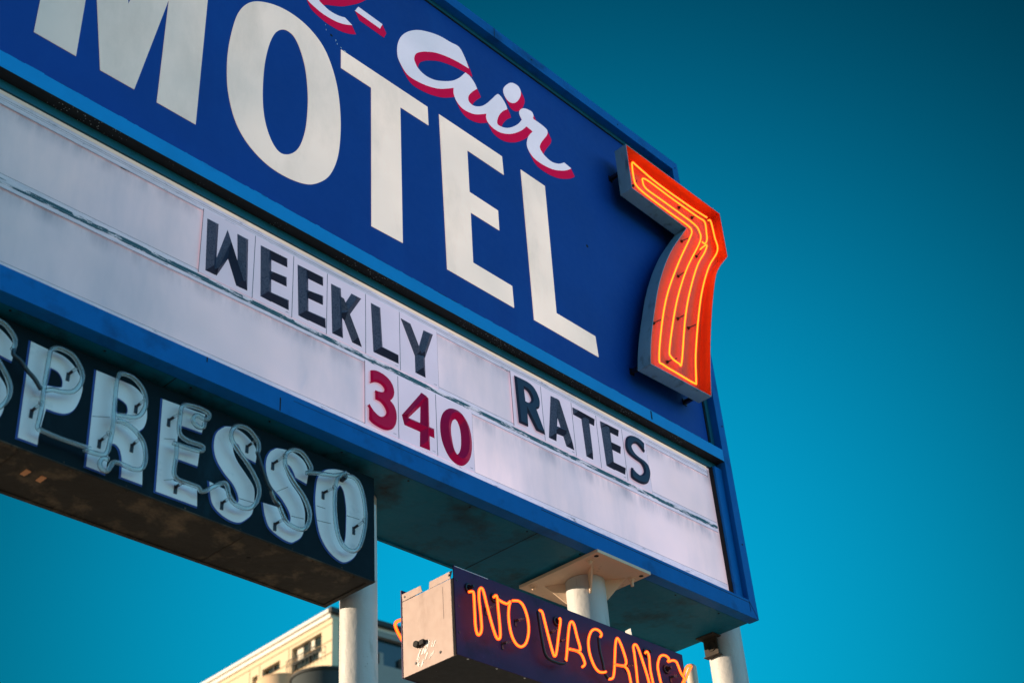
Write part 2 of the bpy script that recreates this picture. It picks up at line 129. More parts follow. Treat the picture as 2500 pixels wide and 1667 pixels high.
def paint(name, col, rough=.45, var=.25, vscale=6, grime=None, gp=(.55, .75), gscale=9, gstretch=(1, 1, 1),
          bscale=60, bstr=.15, bdist=.001, specks=None, metal=0, spec=.5):
    """weathered paint: tone variation, patches of grime with a shape of their own, optional pale specks"""
    m, nt, N, L, P = node_mat(name)
    c = tuple(col)
    base = mix(nt, noise(nt, vscale), tuple(v * (1 - var) for v in c), tuple(min(1, v * (1 + var)) for v in c))
    if grime:
        base = mix(nt, ramp(nt, noise(nt, gscale, 8, .65, None, gstretch), *gp), base, grime)
    if specks:
        v = nt.nodes.new('ShaderNodeTexVoronoi'); v.inputs['Scale'].default_value = specks[1]
        L.new(coords(nt), v.inputs['Vector'])
        s = ramp(nt, v.outputs['Distance'], specks[2], specks[2] + .06, (1, 1, 1, 1), (0, 0, 0, 1))
        clump = ramp(nt, noise(nt, 3.1, 3), .5, .62)
        mm = nt.nodes.new('ShaderNodeMath'); mm.operation = 'MULTIPLY'
        L.new(s, mm.inputs[0]); L.new(clump, mm.inputs[1])
        base = mix(nt, mm.outputs[0], base, specks[0])
    L.new(base, P.inputs['Base Color'])
    rr = nt.nodes.new('ShaderNodeMapRange'); rr.inputs['To Min'].default_value = rough - .1; rr.inputs['To Max'].default_value = min(1, rough + .15)
    L.new(noise(nt, 25, 4), rr.inputs['Value']); L.new(rr.outputs[0], P.inputs['Roughness'])
    P.inputs['Metallic'].default_value = metal
    P.inputs['Specular IOR Level'].default_value = spec
    if bstr: bump(nt, P, noise(nt, bscale, 5), bstr, bdist)
    return m

def emit(name, col, strength, base=(.02, .004, .002)):
    m, nt, N, L, P = node_mat(name)
    P.inputs['Base Color'].default_value = base + (1,)
    P.inputs['Emission Color'].default_value = tuple(col) + (1,)
    P.inputs['Emission Strength'].default_value = strength
    return m

M = {}
M['panel_blue'] = paint('panel_blue', (.0013, .060, .34), .5, .22, 1.3, grime=(.003, .085, .40), gp=(.50, .80), gscale=2.2, gstretch=(1, 1, .22), bscale=180, bstr=.03, spec=.2)
M['ledge_blue'] = paint('ledge_blue', (.0015, .33, .80), .45, .15, 5, grime=(.004, .20, .50), gp=(.6, .8), gscale=5, bscale=40, bstr=.08, spec=.2)
M['frame_blue'] = paint('frame_blue', (.0012, .145, .47), .5, .2, 5, grime=(.004, .05, .16), gp=(.54, .8), gscale=4, bscale=40, bstr=.08, spec=.12)
M['frame_teal'] = paint('frame_teal', (.004, .13, .20), .45, .2, 5, grime=(.004, .03, .04), gp=(.55, .8), gscale=7, bscale=40, bstr=.1)
M['under_shade_specks'] = paint('under_shade_specks', (.006, .010, .012), .8, .5, 9, specks=((.45, .55, .55), 80, .13), bscale=90, bstr=.4)
M['black_gap'] = paint('black_gap', (.004, .005, .007), .8, .2)
M['slab_metal'] = paint('slab_metal', (.0015, .15, .245), .5, .35, 2.5, grime=(.012, .028, .035), gp=(.5, .72), gscale=3.2, bscale=4, bstr=.35, bdist=.02, spec=.15)
M['letter_cream'] = paint('letter_cream', (.80, .68, .62), .5, .06, 4, grime=(.56, .49, .44), gp=(.46, .80), gscale=2.4, gstretch=(1, 1, .4), bstr=0)
M['script_white'] = paint('script_white', (.76, .73, .76), .5, .05, 4, bstr=0)
M['script_red'] = paint('script_red', (.60, .003, .055), .55, .12, 4, bstr=0, spec=.05)
M['navy'] = paint('navy', (.026, .034, .075), .42, .25, 30, grime=(.04, .05, .09), gp=(.55, .8), gscale=40, bscale=260, bstr=.25, bdist=.0006, spec=.3)
M['navy_knurled'] = paint('navy_knurled', (.165, .16, .225), .55, .25, 30, grime=(.07, .075, .13), gp=(.5, .6), gscale=160, bscale=300, bstr=.2, bdist=.0006, spec=.15)  # finely dotted navy, lightened as if lit
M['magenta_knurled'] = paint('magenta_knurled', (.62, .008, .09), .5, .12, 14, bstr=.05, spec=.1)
M['magenta'] = paint('magenta', (.38, .002, .045), .45, .15, 14, bscale=200, bstr=.08, spec=.1)
M['card_white'] = paint('card_white', (.63, .56, .59), .35, .05, 6, grime=(.42, .43, .48), gp=(.62, .9), gscale=11, bscale=150, bstr=.03, specks=((.2, .22, .26), 60, .03))
M['card_edge'] = paint('card_edge', (.26, .27, .31), .6, .2)
M['seven_side'] = paint('seven_side', (.24, .46, .55), .5, .25, 6, grime=(.09, .14, .15), gp=(.55, .75), gscale=12, gstretch=(1, 1, .3), bscale=120, bstr=.25, specks=((.28, .36, .38), 130, .05))
M['seven_red'] = paint('seven_red', (.85, .085, .010), .5, .15, 9, grime=(.45, .04, .01), gp=(.6, .85), gscale=14, bscale=80, bstr=.1)
M['espresso_black'] = paint('espresso_black', (.004, .013, .020), .6, .35, 6, grime=(.012, .05, .075), gp=(.58, .85), gscale=5, gstretch=(1, 1, .35), bscale=70, bstr=.2, spec=.08)
M['espresso_rust'] = paint('espresso_rust', (.026, .022, .017), .8, .5, 5, grime=(.22, .16, .10), gp=(.52, .78), gscale=6.5, bscale=25, bstr=.6, bdist=.006)
M['espresso_white'] = paint('espresso_white', (.86, .84, .87), .5, .1, 5, grime=(.42, .48, .53), gp=(.58, .85), gscale=9, bscale=30, bstr=.06)
M['letter_blue'] = paint('letter_blue', (.006, .045, .26), .5, .2)
M['slot_sunlight'] = paint('slot_sunlight', (.75, .33, .14), .5, .2, 20)
M['insulator'] = paint('insulator', (.010, .010, .020), .35, .3, 30)
M['wire'] = paint('wire', (.012, .035, .055), .3, .4, 60, grime=(.10, .20, .25), gp=(.6, .75), gscale=60)
M['sign_navy'] = paint('sign_navy', (.050, .021, .078), .42, .25, 5, grime=(.004, .012, .03), gp=(.55, .8), gscale=6, bscale=60, bstr=.1, specks=((.4, .45, .5), 70, .03), spec=.12)
M['sign_silver'] = paint('sign_silver', (.35, .235, .20), .5, .18, 7, grime=(.20, .115, .085), gp=(.52, .8), gscale=9, gstretch=(1, 1, .35), bscale=200, bstr=.12)
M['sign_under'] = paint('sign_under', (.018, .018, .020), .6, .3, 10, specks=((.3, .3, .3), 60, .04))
M['scrape_white'] = paint('scrape_white', (.82, .80, .78), .7, .1, 30)
M['pole_white'] = paint('pole_white', (.52, .51, .50), .5, .08, 8, grime=(.22, .17, .13), gp=(.60, .82), gscale=16, gstretch=(1, 1, .2), bscale=42, bstr=.8, bdist=.004, specks=((.10, .06, .04), 38, .05))
M['plate_cream'] = paint('plate_cream', (.78, .55, .38), .65, .12, 9, grime=(.16, .10, .06), gp=(.60, .74), gscale=9, bscale=160, bstr=.4)
M['rust_dark'] = paint('rust_dark', (.035, .024, .016), .8, .5, 20, grime=(.22, .14, .08), gp=(.6, .75), gscale=25, bscale=60, bstr=.7, bdist=.004)
M['pipe_cream'] = paint('pipe_cream', (.60, .50, .40), .5, .1, 20)
M['stucco'] = paint('stucco', (.72, .60, .42), .85, .1, .35, grime=(.55, .40, .24), gp=(.6, .85), gscale=.5, bscale=8, bstr=.3, bdist=.02)
M['bay_stucco'] = paint('bay_stucco', (.78, .54, .34), .85, .2, .6, grime=(.50, .30, .18), gp=(.55, .8), gscale=.9, bscale=8, bstr=.3, bdist=.02)
M['trim'] = paint('trim', (.80, .78, .74), .7, .05, .5)
M['fascia_dark'] = paint('fascia_dark', (.02, .025, .025), .7, .2, 1)
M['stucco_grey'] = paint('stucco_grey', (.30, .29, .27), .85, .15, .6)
M['window_glass'] = paint('window_glass', (.012, .03, .036), .12, .3, .8, bstr=0)
M['balcony_grey'] = paint('balcony_grey', (.035, .05, .055), .8, .35, .9)
M['score'] = paint('score', (.30, .20, .11), .9, .2, 1)
M['curtain'] = paint('curtain', (.75, .72, .62), .9, .1, 2)
M['concrete'] = paint('concrete', (.42, .34, .26), .9, .25, .4, bscale=30, bstr=.4, bdist=.01)  # unseen concrete lot, made pale and warm to bounce light upward
M['neon_core'] = emit('neon_core', (1.0, .27, .014), 1.15)
M['neon_hot'] = emit('neon_hot', (1.0, .29, .011), 1.6)

def track_dirt(name, lo, hi):
    m, nt, N, L, P = node_mat(name)
    vec = coords(nt, (1, 1, 6))
    b = mix(nt, ramp(nt, noise(nt, 14, 8, .7, vec), .4, .75), (.62, .60, .63), (.42, .43, .49))
    streak = mix(nt, ramp(nt, noise(nt, 3.2, 8, .72, coords(nt, (2.2, 1, 12))), lo, hi), b, (.012, .06, .075))
    L.new(streak, P.inputs['Base Color']); P.inputs['Roughness'].default_value = .5
    bump(nt, P, noise(nt, 60, 6, .6), .3, .002)
    return m

M['track'] = track_dirt('track', .60, .68)
M['track_dark'] = track_dirt('track_dark', .45, .49)
M['cream_lip'] = paint('cream_lip', (.72, .60, .50), .5, .08, 3, grime=(.45, .42, .46), gp=(.55, .7), gscale=5)

def white_plastic():
    m, nt, N, L, P = node_mat('sign_plastic')
    b = mix(nt, ramp(nt, noise(nt, 1.1, 4), .4, .62), (.64, .55, .57), (.74, .60, .59))
    b = mix(nt, ramp(nt, noise(nt, 2.0, 6, .6, None, (1, 1, .3)), .46, .80), b, (.40, .40, .45))
    b = mix(nt, ramp(nt, noise(nt, 7, 3, .5, None, (1, 1, .45)), .72, .95), b, (.36, .40, .48))
    L.new(b, P.inputs['Base Color']); P.inputs['Roughness'].default_value = .4
    # rain-washed dirt creeping down from the rails: streaks that thin out below each rail
    geo = nt.nodes.new('ShaderNodeTexCoord'); sx = nt.nodes.new('ShaderNodeSeparateXYZ'); L.new(geo.outputs['Object'], sx.inputs[0])
    dirt = None
    for ztop in (5.70 - 4.765, 5.29 - 4.765):
        mr = nt.nodes.new('ShaderNodeMapRange'); mr.interpolation_type = 'SMOOTHSTEP'
        mr.inputs['From Min'].default_value = ztop - .09; mr.inputs['From Max'].default_value = ztop + .01
        L.new(sx.outputs[2], mr.inputs['Value'])
        gt = nt.nodes.new('ShaderNodeMath'); gt.operation = 'LESS_THAN'; gt.inputs[1].default_value = ztop + .06; L.new(sx.outputs[2], gt.inputs[0])
        mu = nt.nodes.new('ShaderNodeMath'); mu.operation = 'MULTIPLY'; L.new(mr.outputs[0], mu.inputs[0]); L.new(gt.outputs[0], mu.inputs[1])
        if dirt is None: dirt = mu.outputs[0]
        else:
            ad = nt.nodes.new('ShaderNodeMath'); ad.operation = 'ADD'; ad.use_clamp = True; L.new(dirt, ad.inputs[0]); L.new(mu.outputs[0], ad.inputs[1]); dirt = ad.outputs[0]
    st = nt.nodes.new('ShaderNodeMath'); st.operation = 'MULTIPLY'
    L.new(ramp(nt, noise(nt, 9, 6, .65, None, (1, 1, .25)), .38, .72), st.inputs[0]); L.new(dirt, st.inputs[1])
    b = mix(nt, st.outputs[0], b, (.30, .29, .33)); L.new(b, P.inputs['Base Color'])
    bump(nt, P, noise(nt, 1.6, 2), .2, .01)
    return m
M['plastic'] = white_plastic()

def backlight(key, col, strength):
    # the faces are lit from inside: fluorescent lamps, a little patchy; the fade to the left is lens darkening put into the glow
    m = M[key]; nt = m.node_tree; P = nt.nodes['Principled BSDF']
    tc = nt.nodes.new('ShaderNodeNewGeometry'); sx = nt.nodes.new('ShaderNodeSeparateXYZ'); nt.links.new(tc.outputs['Position'], sx.inputs[0])
    mr = nt.nodes.new('ShaderNodeMapRange'); mr.interpolation_type = 'SMOOTHSTEP'
    for k_, v in (('From Min', .9), ('From Max', 4.2), ('To Min', .05), ('To Max', 1)): mr.inputs[k_].default_value = v
    nt.links.new(sx.outputs[0], mr.inputs['Value'])
    pt = nt.nodes.new('ShaderNodeMapRange'); pt.inputs['From Min'].default_value = .3; pt.inputs['From Max'].default_value = .7; pt.inputs['To Min'].default_value = .75; pt.inputs['To Max'].default_value = 1.2
    nt.links.new(noise(nt, 1.3, 2), pt.inputs['Value'])
    mm = nt.nodes.new('ShaderNodeMath'); mm.operation = 'MULTIPLY'; nt.links.new(mr.outputs[0], mm.inputs[0]); nt.links.new(pt.outputs[0], mm.inputs[1])
    m2 = nt.nodes.new('ShaderNodeMath'); m2.operation = 'MULTIPLY'; nt.links.new(mm.outputs[0], m2.inputs[0]); m2.inputs[1].default_value = strength
    base = P.inputs['Base Color'].links[0].from_socket
    c = nt.nodes.new('ShaderNodeMix'); c.data_type = 'RGBA'; c.blend_type = 'MULTIPLY'; c.inputs[0].default_value = 1; c.inputs[7].default_value = tuple(col) + (1,)
    nt.links.new(base, c.inputs[6]); nt.links.new(c.outputs[2], P.inputs['Emission Color']); nt.links.new(m2.outputs[0], P.inputs['Emission Strength'])
backlight('plastic', (1.0, .83, .94), .255); backlight('card_white', (1.0, .80, .99), .24); backlight('letter_cream', (1.0, .84, .70), .27)
backlight('track', (1.0, .80, .99), .24); backlight('track_dark', (1.0, .80, .90), .22); backlight('cream_lip', (1.0, .82, .72), .30)
backlight('script_white', (1.0, .8, .9), .20); backlight('script_red', (1, 1, 1), .16); backlight('magenta', (1, 1, 1), .14)

def glass(name, col, rough):
    m, nt, N, L, P = node_mat(name)
    P.inputs['Base Color'].default_value = col + (1,)
    P.inputs['Transmission Weight'].default_value = .92
    P.inputs['Roughness'].default_value = rough
    P.inputs['IOR'].default_value = 1.5
    return m
M['tube_glass'] = glass('tube_glass', (.82, .92, .93), .06)
M['support_glass'] = glass('support_glass', (.80, .86, .88), .2)

def neon_sheath():
    # the lit gas round the core: thin red-orange glow you can see through
    m, nt, N, L, P = node_mat('neon_sheath')
    out = nt.nodes['Material Output']; nt.nodes.remove(P)
    tr = nt.nodes.new('ShaderNodeBsdfTransparent'); em = nt.nodes.new('ShaderNodeEmission'); gl = nt.nodes.new('ShaderNodeBsdfGlossy')
    em.inputs['Color'].default_value = (1, .05, .005, 1); em.inputs['Strength'].default_value = 1.1
    gl.inputs['Roughness'].default_value = .08
    m1 = nt.nodes.new('ShaderNodeMixShader'); m1.inputs[0].default_value = .45
    m2 = nt.nodes.new('ShaderNodeMixShader'); m2.inputs[0].default_value = .05
    L.new(tr.outputs[0], m1.inputs[1]); L.new(em.outputs[0], m1.inputs[2])
    L.new(m1.outputs[0], m2.inputs[1]); L.new(gl.outputs[0], m2.inputs[2]); L.new(m2.outputs[0], out.inputs['Surface'])
    return m
M['neon_sheath'] = neon_sheath()

# ------------------------------------------------------------------ mesh helpers
class MB:
    """collects faces for ONE mesh; every add takes a material slot"""
    def __init__(s): s.v = []; s.f = []; s.m = []; s.sm = []
    def add(s, verts, faces, mi=0, smooth=False):
        o = len(s.v); s.v += [tuple(v) for v in verts]
        for f in faces: s.f.append([i + o for i in f]); s.m.append(mi); s.sm.append(smooth)
    def box(s, x0, x1, y0, y1, z0, z1, mi=0, sh=None):
        vs = [(x, y, z) for z in (z0, z1) for y in (y0, y1) for x in (x0, x1)]
        if sh: vs = [sh(*v) for v in vs]
        s.add(vs, [(0, 2, 3, 1), (4, 5, 7, 6), (0, 1, 5, 4), (2, 6, 7, 3), (0, 4, 6, 2), (1, 3, 7, 5)], mi)
    def hexa(s, vs, mi=0):                                   # 8 corners: bottom ring then top ring
        s.add(vs, [(3, 2, 1, 0), (4, 5, 6, 7), (0, 1, 5, 4), (1, 2, 6, 5), (2, 3, 7, 6), (3, 0, 4, 7)], mi)
    def plate(s, pts, n, t, mi=0):                           # flat polygon pushed along n by t
        n = Vector(n) * t; k = len(pts); a = [Vector(p) for p in pts]; b = [p + n for p in a]
        s.add(a + b, [list(range(k))[::-1], list(range(k, 2 * k))] + [(i, (i + 1) % k, (i + 1) % k + k, i + k) for i in range(k)], mi)
    def wall(s, pts, y0, y1, mi=0, closed=True):             # vertical ribbon along an xz outline
        k = len(pts); vs = [(p[0], y0, p[1]) for p in pts] + [(p[0], y1, p[1]) for p in pts]
        s.add(vs, [(i, (i + 1) % k, (i + 1) % k + k, i + k) for i in range(k if closed else k - 1)], mi)
    def cyl(s, p0, p1, r0, r1=None, n=20, mi=0, caps=True, smooth=True):
        r1 = r0 if r1 is None else r1; p0 = Vector(p0); p1 = Vector(p1); d = (p1 - p0).normalized()
        a = d.orthogonal().normalized(); b = d.cross(a)
        ring = lambda c, r: [c + (a * math.cos(2 * math.pi * i / n) + b * math.sin(2 * math.pi * i / n)) * r for i in range(n)]
        s.add(ring(p0, r0) + ring(p1, r1), [(i, (i + 1) % n, (i + 1) % n + n, i + n) for i in range(n)], mi, smooth)
        if caps:
            s.add(ring(p0, r0), [list(range(n))[::-1]], mi); s.add(ring(p1, r1), [list(range(n))], mi)
    def tube(s, pts, r, n=10, mi=0, caps=True, flip=False):
        P = [Vector(p) for p in pts]; k = len(P); rings = []
        T = [(P[min(i + 1, k - 1)] - P[max(i - 1, 0)]).normalized() for i in range(k)]
        a = T[0].orthogonal().normalized()
        for i in range(k):
            a = (a - T[i] * a.dot(T[i])).normalized(); b = T[i].cross(a)
            rings.append([P[i] + (a * math.cos(2 * math.pi * j / n) + b * math.sin(2 * math.pi * j / n)) * r for j in range(n)])
        fs = [(i * n + j, i * n + (j + 1) % n, (i + 1) * n + (j + 1) % n, (i + 1) * n + j) for i in range(k - 1) for j in range(n)]
        if flip: fs = [f[::-1] for f in fs]
        s.add([v for q in rings for v in q], fs, mi, True)
        if caps:
            for q, i, sg in ((rings[0], 0, -1), (rings[-1], k - 1, 1)):      # rounded tips
                tip = P[i] + T[i] * sg * r * .7
                s.add(list(q) + [tip], [((j + 1) % n, j, n) if sg < 0 else (j, (j + 1) % n, n) for j in range(n)], mi, True)
    def roof(s, pairs, y, h, closed=False, mi=0, hips=(1, 1)):            # prismatic stroke: a ridge over pairs of outline points
        k = len(pairs); L = [Vector((a[0], a[1])) for a, b in pairs]; R = [Vector((b[0], b[1])) for a, b in pairs]
        Mi = [(l + r) / 2 for l, r in zip(L, R)]
        if not closed:
            for i, j, hp in ((0, 1, hips[0]), (k - 1, k - 2, hips[1])):
                if not hp: continue
                w = (L[i] - R[i]).length / 2; d = Mi[j] - Mi[i]
                Mi[i] = Mi[i] + d.normalized() * min(w, d.length * .4)
        vs = [(p.x, y, p.y) for p in L] + [(p.x, y, p.y) for p in R] + [(p.x, y - h, p.y) for p in Mi]
        fs = []
        for i in range(k if closed else k - 1):
            j = (i + 1) % k; fs += [(i, j, 2 * k + j, 2 * k + i), (2 * k + i, 2 * k + j, k + j, k + i)]
        if not closed: fs += [(0, 2 * k, k), (k - 1, 2 * k - 1, 3 * k - 1)]
        for f in fs:                                         # light painted in: lighter copy on facets facing up and left
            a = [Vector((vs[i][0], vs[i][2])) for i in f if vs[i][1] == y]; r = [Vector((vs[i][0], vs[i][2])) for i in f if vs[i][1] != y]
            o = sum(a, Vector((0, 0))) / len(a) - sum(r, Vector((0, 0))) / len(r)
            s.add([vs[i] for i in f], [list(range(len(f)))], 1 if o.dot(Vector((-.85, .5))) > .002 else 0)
    def build(s, name, mats, parent=None, fix=True):
        me = bpy.data.meshes.new(name); o = bpy.data.objects.new(name, me); COL.objects.link(o)
        off = Vector(parent['base']) if parent and 'base' in parent else Vector((0, 0, 0))
        me.from_pydata([Vector(v) - off for v in s.v], [], s.f)
        for m in (mats if isinstance(mats, (list, tuple)) else [mats]): me.materials.append(M[m])
        me.polygons.foreach_set('material_index', s.m); me.polygons.foreach_set('use_smooth', s.sm)
        if fix:
            bm = bmesh.new(); bm.from_mesh(me); bmesh.ops.recalc_face_normals(bm, faces=bm.faces); bm.to_mesh(me); bm.free()
        me.update()
        if parent: o.parent = parent; o['base'] = list(off)
        return o

def spline(pts, closed=True, sub=6):
    """Catmull-Rom through the points; a third element marks a corner"""
    n = len(pts); P = [Vector((p[0], p[1])) for p in pts]; C = [len(p) > 2 for p in pts]; out = []
    for i in range(n if closed else n - 1):
        p1, p2 = P[i], P[(i + 1) % n]
        p0 = P[i - 1] if (closed or i > 0) and not C[i] else p1
        p3 = P[(i + 2) % n] if (closed or i + 2 < n) and not C[(i + 1) % n] else p2
        if C[i] and C[(i + 1) % n]: out.append(p1); continue
        for k in range(sub):
            t = k / sub
            out.append(.5 * ((2 * p1) + (p2 - p0) * t + (2 * p0 - 5 * p1 + 4 * p2 - p3) * t * t + (3 * p1 - p0 - 3 * p2 + p3) * t ** 3))
    if not closed: out.append(P[-1])
    return [(p.x, p.y) for p in out]

def path3(pts, y, sub=5):
    return [(a, y, b) for a, b in spline(pts, False, sub)]

def flat(name, loops, y, thick, mat, parent=None, bevel=0, grow=0, copies=((0, 0, 0),)):
    """outline (with holes) in the sign plane given a thickness; front face at y - thick"""
    vs, fs = [], []
    cu = bpy.data.curves.new('outline', 'CURVE'); cu.dimensions = '2D'; cu.fill_mode = 'BOTH'
    cu.extrude = max(thick / 2 - bevel, 0); cu.bevel_depth = bevel; cu.bevel_resolution = 0; cu.offset = grow - bevel
    for lp in loops:
        sp = cu.splines.new('POLY'); sp.points.add(len(lp) - 1)
        for q, p in zip(sp.points, lp): q.co = (p[0], p[1], 0, 1)
        sp.use_cyclic_u = True
    ob = bpy.data.objects.new('outline', cu); COL.objects.link(ob)
    dg = bpy.context.evaluated_depsgraph_get(); me = bpy.data.meshes.new_from_object(ob.evaluated_get(dg))
    mb = MB()
    for dx, dy, dz in copies:
        mb.add([(v.co.x + dx, y - thick / 2 - v.co.z + dy, v.co.y + dz) for v in me.vertices], [list(p.vertices) for p in me.polygons])
    bpy.data.objects.remove(ob); bpy.data.curves.remove(cu); bpy.data.meshes.remove(me)
    return mb.build(name, mat, parent, fix=False)

def tag(o, label=None, cat=None, group=None, kind=None):
    if label: o['label'] = label
    if cat: o['category'] = cat
    if group: o['group'] = group
    if kind: o['kind'] = kind
    return o

def thing(name, label, cat, loc, group=None):
    e = bpy.data.objects.new(name, None); COL.objects.link(e); e.location = loc; e['base'] = list(loc)
    e.empty_display_size = .1
    return tag(e, label, cat, group)

def hollow(mb, pts, r, n=10, mi=0):
    mb.tube(pts, r, n, mi, caps=False); mb.tube(pts, r * .74, n, mi, caps=False, flip=True)

def neon(name, pts, r, parent, hot='neon_core'):
    mb = MB(); mb.tube(pts, r * .60, 10, 0); mb.tube(pts, r, 12, 1)
    return mb.build(name, [hot, 'neon_sheath'], parent, fix=False)

def clip(parent, a, b, y0, y1, glassy=True):
    """glass post with a dark foot that carries a neon tube"""
    mb = MB(); p0 = Vector((a[0], y0, a[1])); p1 = Vector((b[0], y1, b[1])); m = p0.lerp(p1, .42)
    mb.cyl(p0, m, .0055, .0065, 10, 0); mb.box(p0.x - .007, p0.x + .007, p0.y - .004, p0.y, p0.z - .03, p0.z + .006, 0)
    mb.cyl(m, p1, .0075, .005, 10, 1 if glassy else 0)
    mb.tube([p1 + Vector((.011 * math.cos(t), .0, .011 * math.sin(t))) for t in [i * .7 for i in range(9)]], .0012, 5, 0)
    return mb.build('tube_support', ['insulator', 'support_glass'], parent)

# ------------------------------------------------------------------ the big sign
X0, XR = .3, 6.595
sign = thing('motel_sign', 'big blue sign cabinet reading MOTEL above a white letter board', 'motel sign', (3.4, 4.32, 4.765))
b = MB()                                                     # sheet metal body: underside, back, ends, roof
b.hexa([(X0, 4.0805, 4.772), (XR - .003, 4.0805, 4.772), (XR - .003, 4.64, 4.772), (X0, 4.64, 4.772),
        (X0, 4.0805, 8.39), (XR - .003, 4.0805, 8.39), (XR - .003, 4.64, 8.39), (X0, 4.64, 8.39)])
b.box(X0, XR - .004, 4.625, 4.643, 4.764, 4.7719)            # turned-down edges of the underside
for sx in (T_seams[0][0], 2.6): b.box(sx - .05, sx - .046, 4.075, 4.62, 4.7705, 4.7718, 1)
for i in range(14):                                          # rivets along the front lip
    b.cyl((1.0 + i * .41, 4.1, 4.7715), (1.0 + i * .41, 4.1, 4.7685), .006, .004, 8, 1)
b.build('cabinet', ['slab_metal', 'black_gap'], sign)

b = MB()                                                     # folded fascia round the face
b.box(X0, XR - .07, 4.0, 4.069, 4.765, 4.876); b.box(X0, XR - .07, 4.0, 4.069, 8.312, 8.40)
b.box(XR - .07, XR, 4.0, 4.069, 4.765, 8.40)
b.box(XR - .0735, XR - .0705, 3.9985, 4.0, 4.80, 4.872, 1)
b.plate([(XR - .070, 3.9988, 4.866), (XR - .002, 3.9988, 4.768), (XR - .004, 3.9988, 4.766), (XR - .073, 3.9988, 4.864)], (0, 1, 0), .0011, 1)
for sx in (3.028,): b.box(sx - .003, sx + .003, 3.9992, 4.0, 4.769, 4.835, 1)
b.box(2.640, 2.645, 3.9992, 4.0, 4.85, 4.874, 1)
b.box(4.70, 6.515, 3.9990, 4.0, 4.857, 4.860, 1)
b.box(3.1, 4.1, 3.9990, 4.0, 4.848, 4.8493, 1)
b.box(4.640, 4.646, 3.9988, 4.0, 8.314, 8.398, 1); b.box(4.632, 4.655, 3.9993, 4.0, 8.314, 8.398, 0)
for (fx, fz) in ((6.56, 5.25), (6.57, 6.1), (6.565, 7.2), (6.56, 8.34), (5.9, 8.35), (5.0, 8.36)): b.cyl((fx, 4.0, fz), (fx, 3.997, fz), .006, .005, 8, 1)
b.build('frame', ['frame_blue', 'black_gap'], sign)

b = MB()                                                     # the ledge between the two faces, its underside shade painted near-black, with grime specks
b.box(X0, XR - .0702, 4.0, 4.066, 5.8235, 5.907, 0)
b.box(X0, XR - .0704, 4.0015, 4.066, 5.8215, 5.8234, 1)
b.box(5.790, 5.801, 3.9988, 4.0, 5.842, 5.90, 2)
b.box(5.805, 5.815, 3.9992, 4.0, 5.845, 5.90, 0)
for k in range(60):                                          # ragged caulk on top edge
    x = random.uniform(1, 6.5); b.box(x, x + random.uniform(.01, .07), 4.0, 4.02, 5.907, 5.907 + random.uniform(.001, .004), random.choice((0, 0, 2)))
b.build('ledge', ['ledge_blue', 'under_shade_specks', 'black_gap'], sign)

b = MB()                                                     # retaining strips that hold the faces in
b.box(X0, XR - .072, 4.056, 4.0685, 8.281, 8.311, 0)         # top
b.box(X0, XR - .072, 4.0595, 4.0684, 8.2735, 8.2808, 1)
b.box(6.491, 6.5245, 4.050, 4.0685, 5.908, 8.281, 0); b.box(6.481, 6.4908, 4.0595, 4.0684, 5.908, 8.2733, 1)
b.box(X0, 6.513, 4.062, 4.0775, 5.779, 5.8212, 2)            # under the ledge
b.box(6.452, 6.5243, 4.034, 4.0775, 4.877, 5.7788, 3)        # right of the white board
b.box(6.448, 6.4518, 4.050, 4.0774, 4.877, 5.7788, 1)
b.box(X0, 6.447, 4.0700, 4.0775, 5.7755, 5.7788, 1)
b.build('retainer', ['frame_teal', 'black_gap', 'frame_teal', 'frame_blue'], sign)

b = MB(); b.box(X0, 6.4805, 4.065, 4.0692, 5.9085, 8.2733)
for (x, z, r) in ((5.452, 7.035, .012), (3.33, 7.395, .010)): b.cyl((x, 4.065, z), (x, 4.0644, z), r, r * .8, 7, 1)
for (x, z, w, h) in ((3.395, 7.345, .010, .004), (3.42, 7.338, .016, .005), (3.36, 7.37, .004, .016), (3.37, 7.352, .004, .010), (3.29, 7.405, .003, .012), (3.285, 7.445, .004, .005)):
    b.box(x, x + w, 4.0644, 4.065, z, z + h, 2)
face = b.build('blue_panel', ['panel_blue', 'black_gap', 'espresso_white'], sign)

for key in ('mM', 'mO', 'mT', 'mE', 'mL'):
    loops = LET[key]
    if key == 'mO': loops = [spline(l) for l in loops]
    flat('letter', loops, 4.0648, .0028, 'letter_cream', face)
script = [spline(LET['air'][0]), spline(LET['dot'][0])]
S2 = [LET['hyp'][0]]
S3 = [spline(l) for l in LET['efrag']]
sv = (.0316, -.0522)
for loops in (script, S2, S3):
    flat('script_shadow', loops, 4.0646, .0008, 'script_red', face,
         copies=[(sv[0] * k / 10, (10 - k) * -.00008, sv[1] * k / 10) for k in range(1, 11)])
    flat('script_lettering', loops, 4.0634, .0012, 'script_white', face)

